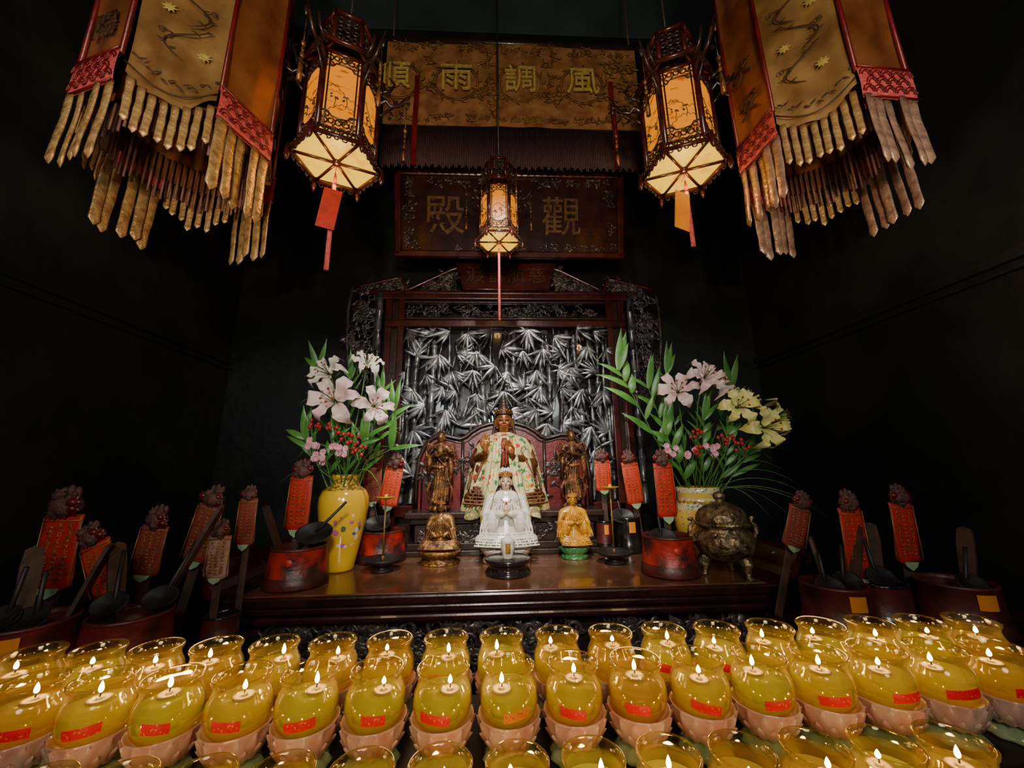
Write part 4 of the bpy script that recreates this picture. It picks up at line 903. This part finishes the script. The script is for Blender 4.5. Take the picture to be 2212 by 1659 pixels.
# ------------------------------------------------------------------ lanterns
def hexpt(R,k,rot): a=rot+k*pi/3; return V((R*math.cos(a),R*math.sin(a),0))
def lantern(label,loc,s,front,ztop,paper=None,tassel=.32,arm=.30):
    """loc = centre of the bottom; front = direction of one face normal"""
    root=thing('palace_lantern',label,'lantern',loc,group='hexagonal palace lanterns')
    rot=front-pi/6
    R1=.165*s; R2=.195*s; z0=.05*s; z1=.47*s
    C=[hexpt(R1,k,rot) for k in range(6)]; D=[hexpt(R2,k,rot) for k in range(6)]
    g=G()
    for k in range(6):
        c=C[k]; d=D[k]; e=D[(k+1)%6]; c2=C[(k+1)%6]
        g.tube([c+V((0,0,z0)),c+V((0,0,z1))],.014*s,6)
        for z,rr in((z0,.010),(z1,.010)): g.tube([c+V((0,0,z)),c2+V((0,0,z))],rr*s,6)
        g.tube([d,e],.010*s,6); g.tube([d,V((0,0,0))],.0075*s,6)
        g.tube([d,c+V((0,0,z0))],.009*s,6)
        g.tube([d*1.04+V((0,0,.03*s)),d*1.06+V((0,0,-.03*s)),d*1.06+V((0,0,-.055*s))],[.010*s,.013*s,.004*s],8)
        t1=hexpt(.12*s,k,rot)+V((0,0,z1+.12*s)); t2=hexpt(.12*s,k+1,rot)+V((0,0,z1+.12*s)); u1=hexpt(.12*s,k,rot)+V((0,0,z1+.30*s)); u2=hexpt(.12*s,k+1,rot)+V((0,0,z1+.30*s))
        w1=hexpt(.19*s,k,rot)+V((0,0,z1+.05*s)); w2=hexpt(.19*s,k+1,rot)+V((0,0,z1+.05*s))
        g.tube([w1,w2],.012*s,6); g.tube([w1,t1],.010*s,6); g.tube([t1,t2],.012*s,6); g.tube([t1,u1],.011*s,6); g.tube([u1,u2],.013*s,6)
    g.ell((0,0,0),(.022*s,.022*s,.015*s)); g.obj('frame',['wood'],root)
    g=G(); gp=G()
    for k in range(6):
        a=C[k];b_=C[(k+1)%6]; mid=(a+b_)/2; tx=(b_-a).normalized(); W=(b_-a).length; nn=mid.normalized()
        X=Matrix((( tx.x,nn.x,0,mid.x),(tx.y,nn.y,0,mid.y),(0,0,1,0),(0,0,0,1)))
        for zz,sg in((z0+.036*s,1),(z1-.036*s,-1)):
            for q in(-2,-1,0,1,2):
                g.tube([X@V(p) for p in spiral((q*.031*s,zz),.021*s,1.3,q*1.3,.004,16)],.0036*s,5)
            for q in(-1.7,1.7): g.tube([X@V(p) for p in spiral((q*.031*s,zz+sg*.034*s),.014*s,1.1,q*1.3,.004,12)],.0032*s,5)
            g.tube([X@V((-W/2,.004,zz+sg*.050*s)),X@V((-W*.28,.004,zz+sg*.048*s)),X@V((-W*.2,.004,zz+sg*.028*s)),X@V((0,.004,zz+sg*.024*s)),X@V((W*.2,.004,zz+sg*.028*s)),X@V((W*.28,.004,zz+sg*.048*s)),X@V((W/2,.004,zz+sg*.050*s))],.0038*s,5)
        for q in(-1,1):
            g.tube([X@V((q*(W/2-.022*s),.004,z0)),X@V((q*(W/2-.022*s),.004,z1))],.004*s,5)
        # painted landscape: hills, trees and a boat in fine dark line
        rn=random.Random(k*7+int(s*100))
        for hz,amp in((.17,.022),(.25,.03)):
            ph=rn.uniform(0,6); gp.tube([X@V((x*W*.36,.003,(hz+amp*math.sin(x*2.2+ph)*(1-.3*x)+.006*math.sin(x*17))*s)) for x in[-1+i/9 for i in range(19)]],.0016*s,4)
        for tx_ in(-.2,.15):
            bx=tx_*W+rn.uniform(-.01,.01); bz=(.15+rn.uniform(0,.03))*s; gp.tube([X@V((bx,.003,bz)),X@V((bx+.006*s,.003,bz+.03*s)),X@V((bx+.002*s,.003,bz+.055*s))],.0018*s,4)
            for j in range(5): gp.ell(X@V((bx+rn.uniform(-.015,.015)*s,.003,bz+rn.uniform(.035,.065)*s)),(.007*s,.003*s,.0035*s),0,6,4)
        gp.tube([X@V((-.022*s,.003,.115*s)),X@V((-.008*s,.003,.108*s)),X@V((.012*s,.003,.108*s)),X@V((.026*s,.003,.117*s))],.0018*s,4)
        a=D[k];b_=D[(k+1)%6]; mid=(a+b_)/2*1.01; X2=Matrix(((tx.x,nn.x,0,mid.x),(tx.y,nn.y,0,mid.y),(0,0,1,0),(0,0,0,1)))
        for q in(-2.5,-1.5,-.5,.5,1.5,2.5): g.tube([X2@V(p) for p in spiral((q*.034*s,.024*s),.018*s,1.1,q,.0,12)],.0036*s,5)
        for q in(-2,-1,0,1,2): g.tube([X2@V(p) for p in spiral((q*.034*s,-.014*s),.014*s,1.1,q*2,.0,10)],.003*s,5)
        for q in(-1,0,1): 
            mm=(hexpt(.12*s,k,rot)+hexpt(.12*s,k+1,rot))/2; X3=Matrix(((tx.x,nn.x,0,mm.x),(tx.y,nn.y,0,mm.y),(0,0,1,0),(0,0,0,1)))
            for j in(0,1,2): g.tube([X3@V(p) for p in spiral((q*.035*s,z1+.155*s+.05*s*j),.02*s,1.1,q+j,.0,12)],.005*s,5)
    g.obj('fretwork',['woodk'],root)
    gp.obj('painted_landscape',['embrod'],root)
    for k in range(6):
        c=C[k]; o=c.normalized(); g=G(); A=arm
        def P(r,z): return o*r*s+V((0,0,z*s))
        g.tube([P(.17,.42),P(.20,.46),P(A*.75,.43),P(A*.88,.45),P(A,.50),P(A*1.06,.49),P(A*1.04,.455)],[.011*s,.010*s,.009*s,.009*s,.012*s,.009*s,.005*s],7)
        g.tube([P(.17,.34),P(.20,.38),P(A*.72,.40),P(A*.80,.43)],[.007*s,.007*s,.006*s,.005*s],6)
        g.tube([P(.18,.50),P(.22,.53),P(.24,.58),P(.21,.61)],[.008*s,.008*s,.007*s,.004*s],6)
        for rr,zz,aa in((.24,.45,1),(.27,.45,.7),(A,.51,.9),(A*.9,.42,-.8),(.22,.40,-.9),(.20,.48,1)):
            g.blade(P(rr,zz),o*.6+V((0,0,aa)),o.cross(V((0,0,1))),.045*s,.022*s,.1,0,4,.2)
        g.obj('carved_bracket',['woodk'],root)
        g=G(); e=P(A*1.02,.46); 
        g.tube([e,e+V((0,0,-.14*s))],.002*s,5)
        for zz,rr in((-.15,.010),(-.18,.007),(-.21,.009)): g.ell(e+V((0,0,zz*s)),(rr*s,rr*s,.014*s),0,8,6)
        g.tube([e+V((0,0,-.22*s)),e+V((0,0,-.26*s)),e+V((0,0,-.34*s))],[.004*s,.009*s,.011*s],7)
        g.obj('pendant',['bronzek'],root)
    for k in range(6):
        a=C[k]*.985;b_=C[(k+1)%6]*.985
        G().add([a+V((0,0,z0)),b_+V((0,0,z0)),b_+V((0,0,z1)),a+V((0,0,z1))],[(0,1,2,3)],0,False).obj('painted_pane',['lpanel'],root)
    g=G()
    for k in range(6):
        a=D[k]*.97+V((0,0,.012*s));b_=D[(k+1)%6]*.97+V((0,0,.012*s))
        g.add([a,b_,V((0,0,.012*s))],[(0,1,2)],0,False)
        c=C[k]*.985+V((0,0,z0));d=C[(k+1)%6]*.985+V((0,0,z0)); g.add([a,b_,d,c],[(0,1,2,3)],0,False)
    g.obj('bottom_glass',['lbottom'],root)
    G().tube([(0,0,z1+.3*s),(0,0,ztop-loc[2])],.006,6).obj('hanging_chain',['iron'],root)
    g=G(); g.tube([(0,0,0),(0,0,-.06*s)],.002,5)
    g.tube([(.0,0,-.06*s),(.0,0,-.09*s),(-.0,0,-.12*s),(-.0,0,-.12*s-tassel)],[.004,.009*s,.010*s,.012*s],10,flat=.7); g.obj('tassel',['pinkband'],root)
    if paper:
        px,pz,pw,ph,mt=paper; g=G(); X=Matrix.Translation((px,-.03,pz))@Matrix.Rotation(.12,4,'Y')@Matrix.Rotation(.3,4,'Z'); g.box((0,0,0),(pw,.003,ph),0,.0,X=X); g.tube([(px,-.018,pz+ph*.5),(0,0,-.02)],.0012,4)
        g.obj('red_paper_slip',[mt],root)
    return root
lantern('large hexagonal palace lantern with amber painted panes, lit',(-.81,1.60,2.99),1.0,math.radians(-68),H,(.0,-.27,.078,.20,'redpaper2'),.44)
lantern('large lit hexagonal palace lantern with orange paper slip',(.885,1.60,2.99),1.0,math.radians(-112),H,(-.05,-.25,.085,.20,'orangeslip'),.30)
lantern('small lit hexagonal palace lantern with long red tassel',(-.03,2.1,2.90),.70,math.radians(-90),H,None,.42,.28)
# ------------------------------------------------------------------ banner above
ba=thing('embroidered_banner','long gold brocade banner with embroidered characters above the altar','banner',(.09,2.3,3.95))
g=G(); W=.94
g.sheet(lambda u,v:((u*2-1)*W,.004*math.sin(u*40+v*2)*(1-v*.7)+.008*math.sin(u*9),v*.76),120,14); o=g.obj('cloth',['satban'],ba)
g=G()
for cxm in(-.84,-.42,.05,.51):
    for r_ in(.165,.15):
        g.tube([(cxm+r_*math.cos(a),-.016,.38+r_*math.sin(a)) for a in[2*pi*i/28 for i in range(29)]],.003,5)
    for k in range(14):
        a=2*pi*k/14; g.blade((cxm+.17*math.cos(a),-.016,.38+.17*math.sin(a)),(math.cos(a+1),0,math.sin(a+1)),(0,-1,0),.045,.016,0,0,4,.2)
scrolls(g,lambda x,z:True,(-.9,.9,.04,.08),60,-.016,50,(.012,.022),.0028)
scrolls(g,lambda x,z:True,(-.9,.9,.66,.73),50,-.016,54,(.012,.022),.0028)
scrolls(g,lambda x,z:min(abs(x-c) for c in(-.81,-.42,.05,.51))>.17,(-.9,.9,.12,.65),44,-.018,51,(.02,.045),.0035)
g.obj('embroidery',['goldk'],ba)
for ch,x in(('順',-.87),('雨',-.42),('調',.05),('風',.51)): lettering('embroidered_character',ch,.255,'embro',ba,(x,-.034,.385),ext=.006,off=.0)
g=G(); g.tube([(-1.0,0,.77),(1.0,0,.77)],.02,8); g.obj('hanging_rod',['woodk'],ba)
for x in(-.9,.9): G().tube([(x,0,.77),(x,0,H-3.95)],.006,6).obj('rope',['stick'],ba)
g=G(); n=150
for i in range(n):
    x=-W+2*W*(i+.5)/n; g.tube([(x,.0,.0),(x,.006*math.sin(i*.4),-.34-.015*math.sin(i*1.7))],.0058,5)
g.obj('fringe',['purple'],ba)
for x in(-.70,.72):
    g=G(); g.sheet(lambda u,v:(x+(u-.5)*.035,-.035+.008*math.sin(v*9),.40-.76*v),3,16); g.obj('red_ribbon',['redpanel'],ba)
# ------------------------------------------------------------------ name plaque
np_=thing('name_plaque','dark red lacquered wooden plaque with carved frame and characters','sign',(.065,2.62,3.10)); np_.rotation_euler=(.22,0,0)
g=G(); g.box((0,0,.31),(1.66,.03,.62),0,.004); g.obj('board',['tabw'],np_)
g=G()
for z in(0.02,.62): g.box((0,-.02,z),(1.72,.05,.05),0,.012)
for x in(-.83,.83): g.box((x,-.02,.32),(.05,.05,.64),0,.012)
g.obj('frame',['wood'],np_)
g=G(); scrolls(g,lambda x,z:abs(x)>.72 or z<.08 or z>.54,(-.78,.78,.05,.58),80,-.02,60,(.014,.028),.004); g.obj('frame_carving',['carvek'],np_)
for ch,x in(('殿',-.49),('音',-.06),('觀',.38)): lettering('carved_character',ch,.31,'letterdark',np_,(x,-.022,.29),ext=.006,off=.001)
for x in(-.6,.6): G().tube([(x,.0,.60),(x,0.34,.80)],.008,6).obj('hanging_wire',['iron'],np_)
# ------------------------------------------------------------------ hanging canopies
def tasselmesh(L,w):
    g=G(); n=9; pts=[];rs=[]
    for i in range(n+1):
        t=i/n; pts.append((0,.003*math.sin(t*5),-L*t)); rs.append(w*.5*(.94+.06*math.sin(t*14)) if t<.93 else w*.5)
    pts.append((0,.0,-L*1.08)); rs.append(w*.06)
    g.tube(pts,rs,8,flat=.30)
    return g
def canopy(label,loc,ang0,chars,tm,R):
    root=thing('hanging_canopy',label,'hanging canopy',loc)
    t1=tasselmesh(.29,.042).obj('tassel',[tm],root)
    t2=tasselmesh(.17,.026).obj('tassel',['satbright'],root)
    wide_x=max(v.co.x for v in t1.data.vertices)-min(v.co.x for v in t1.data.vertices); wide_y=max(v.co.y for v in t1.data.vertices)-min(v.co.y for v in t1.data.vertices)
    tw=0 if wide_x>wide_y else pi/2
    for k in range(4):
        phi=ang0+k*pi/2; al=phi+pi/2; X=Matrix.Rotation(al,4,'Z')
        g=G(); w=.22
        g.sheet(lambda u,v:((u-.5)*w,-R-.02+.006*math.sin(v*11+k)+.004*math.sin(u*9),.13+1.0*v),10,24,0,X); o=g.obj('side_strip',['satd'],root)
        g=G()
        for q in(-1,1): g.tube([X@V((q*w*.5,-R-.024,.13)),X@V((q*w*.5,-R-.024,1.13))],.008,6)
        g.obj('strip_piping',['redpanel'],root)
        g=G(); g.sheet(lambda u,v:((u-.5)*w*1.06,-R-.03-.004*math.sin(pi*v),.0+.145*v),8,4,0,X)
        bnd=g.obj('lotus_band',['pinkband'],root)
        g=G()
        for row,(zz,n_) in enumerate(((.035,5),(.075,4),(.112,5))):
            for j in range(n_):
                c0=(j-(n_-1)/2)*w/5
                for r_ in(1,.6):
                    pts=[X@V((c0+.022*r_*math.cos(t)*1.1,-R-.038,zz+.024*r_*math.sin(t)*1.3-.01)) for t in[pi*i/8 for i in range(9)]]
                    g.tube(pts,.0022,5)
        for zz in(.004,.142): g.tube([X@V((-w*.53,-R-.036,zz)),X@V((w*.53,-R-.036,zz))],.004,5)
        g.obj('lotus_outline',['redpanel'],bnd)
        for j in range(5):
            x=(j-2)*w/4.7
            t=t1.copy(); COL.objects.link(t); t.location=X@V((x,-R-.026+ .008*((j*7)%3-1),.01)); t.rotation_euler=(random.uniform(-.04,.02),random.uniform(-.03,.03),al+tw+random.uniform(-.2,.2)); t.scale=(1,1,random.uniform(.93,1.05))
        ch=chars[k] if k<len(chars) else None
        if ch:
            for ci,c_ in enumerate(ch):
                L_=lettering('embroidered_character',c_,.12,'embrod',o,(0,0,0),ext=.003,off=.0)
                L_.location=X@V((0,-R-.034,.28+.20*(len(ch)-1-ci))); L_.rotation_euler=(pi/2,0,al)
        al2=al+pi/4; X=Matrix.Rotation(al2,4,'Z'); w2=.26
        g=G(); g.sheet(lambda u,v:((u-.5)*w2,-R+.012+.015*math.sin(u*12)*(1-v)+.006*math.sin(v*14+u*5),(.085-.07*math.sin(pi*u))+ (1.04+.0)*v),14,30,0,X); o=g.obj('gold_panel',['sat'],root)
        g=G(); rn=random.Random(k)
        # embroidered clouds, fine curling vine and small flowers
        for j in range(6):
            zz=.20+.16*j; cxx=rn.uniform(-.02,.02); sg=1 if j%2 else -1
            pp=[V((cxx+sg*.06*math.sin(t*4.5),-R-.010,zz+.17*t)) for t in[i/16 for i in range(17)]]
            g.tube([X@p for p in pp],[.0015+.0020*math.sin(pi*i/16) for i in range(17)],5)
            for i in range(1,16,2): g.blade(X@pp[i],X.to_3x3()@V((sg*(1 if i%4==1 else -1),0,.5)),X.to_3x3()@V((0,-1,0)),.024,.008,0,0,4,.2)
            for q in range(8): 
                a=q*pi/4; g.blade(X@V((cxx-sg*.06,-R-.010,zz+.05)),X.to_3x3()@V((math.cos(a),0,math.sin(a))),X.to_3x3()@V((0,-1,0)),.024,.011,0,1,4,.2)
            g.tube([X@V(p) for p in spiral((cxx+sg*.07,zz+.10),.014,1.2,j,-R-.010,14)],.0018,5)
        g.tube([X@V(((u/10-.5)*w2,-R-.008,.11-.07*math.sin(pi*u/10))) for u in range(11)],.003,5)
        for j in range(12): g.blade(X@V(((j/11-.5)*w2*.9,-R-.008,.155-.07*math.sin(pi*j/11))),X.to_3x3()@V((.6,0,.5 if j%2 else -.5)),X.to_3x3()@V((0,-1,0)),.026,.010,0,0,4,.2)
        g.obj('dark_embroidery',['embrod','embro'],o)
        for j in range(8):
            u=(j+.5)/8; t=t2.copy(); COL.objects.link(t); t.location=X@V(((u-.5)*w2,-R+.016,.085-.07*math.sin(pi*u))); t.rotation_euler=(random.uniform(-.03,.03),random.uniform(-.03,.03),al2+tw+random.uniform(-.2,.2)); t.scale=(1,1,random.uniform(.9,1.1))
    bpy.data.objects.remove(t1); bpy.data.objects.remove(t2)
    g=G(); g.lathe([(0,1.10),(R*1.0,1.10),(R*1.06,1.12),(R*.9,1.25),(0,1.32)],32); g.obj('roof',['satd'],root)
    g=G(); g.lathe([(R*.9,.02),(R*.9,1.10)],32); g.obj('lining',['satd'],root)
    g=G(); 
    for k in range(64):
        a=2*pi*k/64; g.tube([(R*.82*math.cos(a),R*.82*math.sin(a),.12),(R*.83*math.cos(a),R*.83*math.sin(a),-.08-.02*math.sin(k))],.005,5)
    g.obj('inner_fringe',['purplef'],root)
    G().tube([(0,0,1.3),(0,0,H-loc[2])],.01,6).obj('rope',['stick'],root)
canopy('hanging gold satin canopy with pink lotus bands and ribbon tassels',(-1.36,1.44,2.85),math.radians(-108),['陽',None,None,None],'satbright',.285)
canopy('hanging satin canopy with coral lotus bands and mauve ribbon tassels',(1.43,1.43,2.90),math.radians(-87),[None,None,None,'大安'],'ribbonv',.275)
# ------------------------------------------------------------------ lights
def spot(name,loc,target,power,col,size=60,blend=.6,rad=.08):
    d=bpy.data.lights.new(name,'SPOT'); d.energy=power; d.color=col; d.spot_size=math.radians(size); d.spot_blend=blend; d.shadow_soft_size=rad
    o=bpy.data.objects.new(name,d); COL.objects.link(o); o.location=loc
    o.rotation_euler=(V(target)-V(loc)).to_track_quat('-Z','Y').to_euler()
def point(name,loc,power,col,rad=.04):
    d=bpy.data.lights.new(name,'POINT'); d.energy=power; d.color=col; d.shadow_soft_size=rad
    o=bpy.data.objects.new(name,d); COL.objects.link(o); o.location=loc
spot('altar_spot_light',(.0,.7,3.7),(0,2.5,1.75),400,(1,.94,.85),48,.8)
spot('altar_spot_light_low',(-.1,-.3,2.3),(0,2.3,1.8),130,(1,.95,.88),70,.9,.1)
spot('banner_fill_light',(0,-.4,2.2),(.05,2.3,4.2),165,(1,.80,.55),60,.8,.1)  # added fill, no lamp here; brightens the banner from below
spot('canopy_fill_light_a',(-.5,-.4,1.8),(-1.35,1.3,3.0),120,(1,.78,.5),55,.9,.06)  # added pair of unseen fills, aimed up to brighten the canopies
spot('canopy_fill_light_b',(.5,-.4,1.8),(1.45,1.3,3.0),120,(1,.78,.5),55,.9,.06)
spot('wall_fill_light_a',(-.9,-.9,2.6),(-2.1,2.2,1.9),60,(.85,.95,.92),75,.9,.2)  # added pair of unseen fills that lift the dark side walls
spot('wall_fill_light_b',(.9,-.9,2.6),(2.1,2.2,1.9),60,(.85,.95,.92),75,.9,.2)
point('room_fill_light',(0,-.9,2.3),40,(1,.88,.72),.3)
for x,y,z,p in((-.81,1.6,2.87,2.5),(.885,1.6,2.87,2.5),(-.03,2.1,2.83,.8)):
    point('lantern_light',(x,y,z),p,(1,.55,.2),.03)
for x in(-.7,-.25,.25,.7): point('votive_glow_light',(x,.93,1.36),1.0,(1,.62,.28),.05)
w=bpy.data.worlds.new('world'); bpy.context.scene.world=w; w.use_nodes=True
w.node_tree.nodes['Background'].inputs[0].default_value=(.3,.55,.65,1); w.node_tree.nodes['Background'].inputs[1].default_value=.09
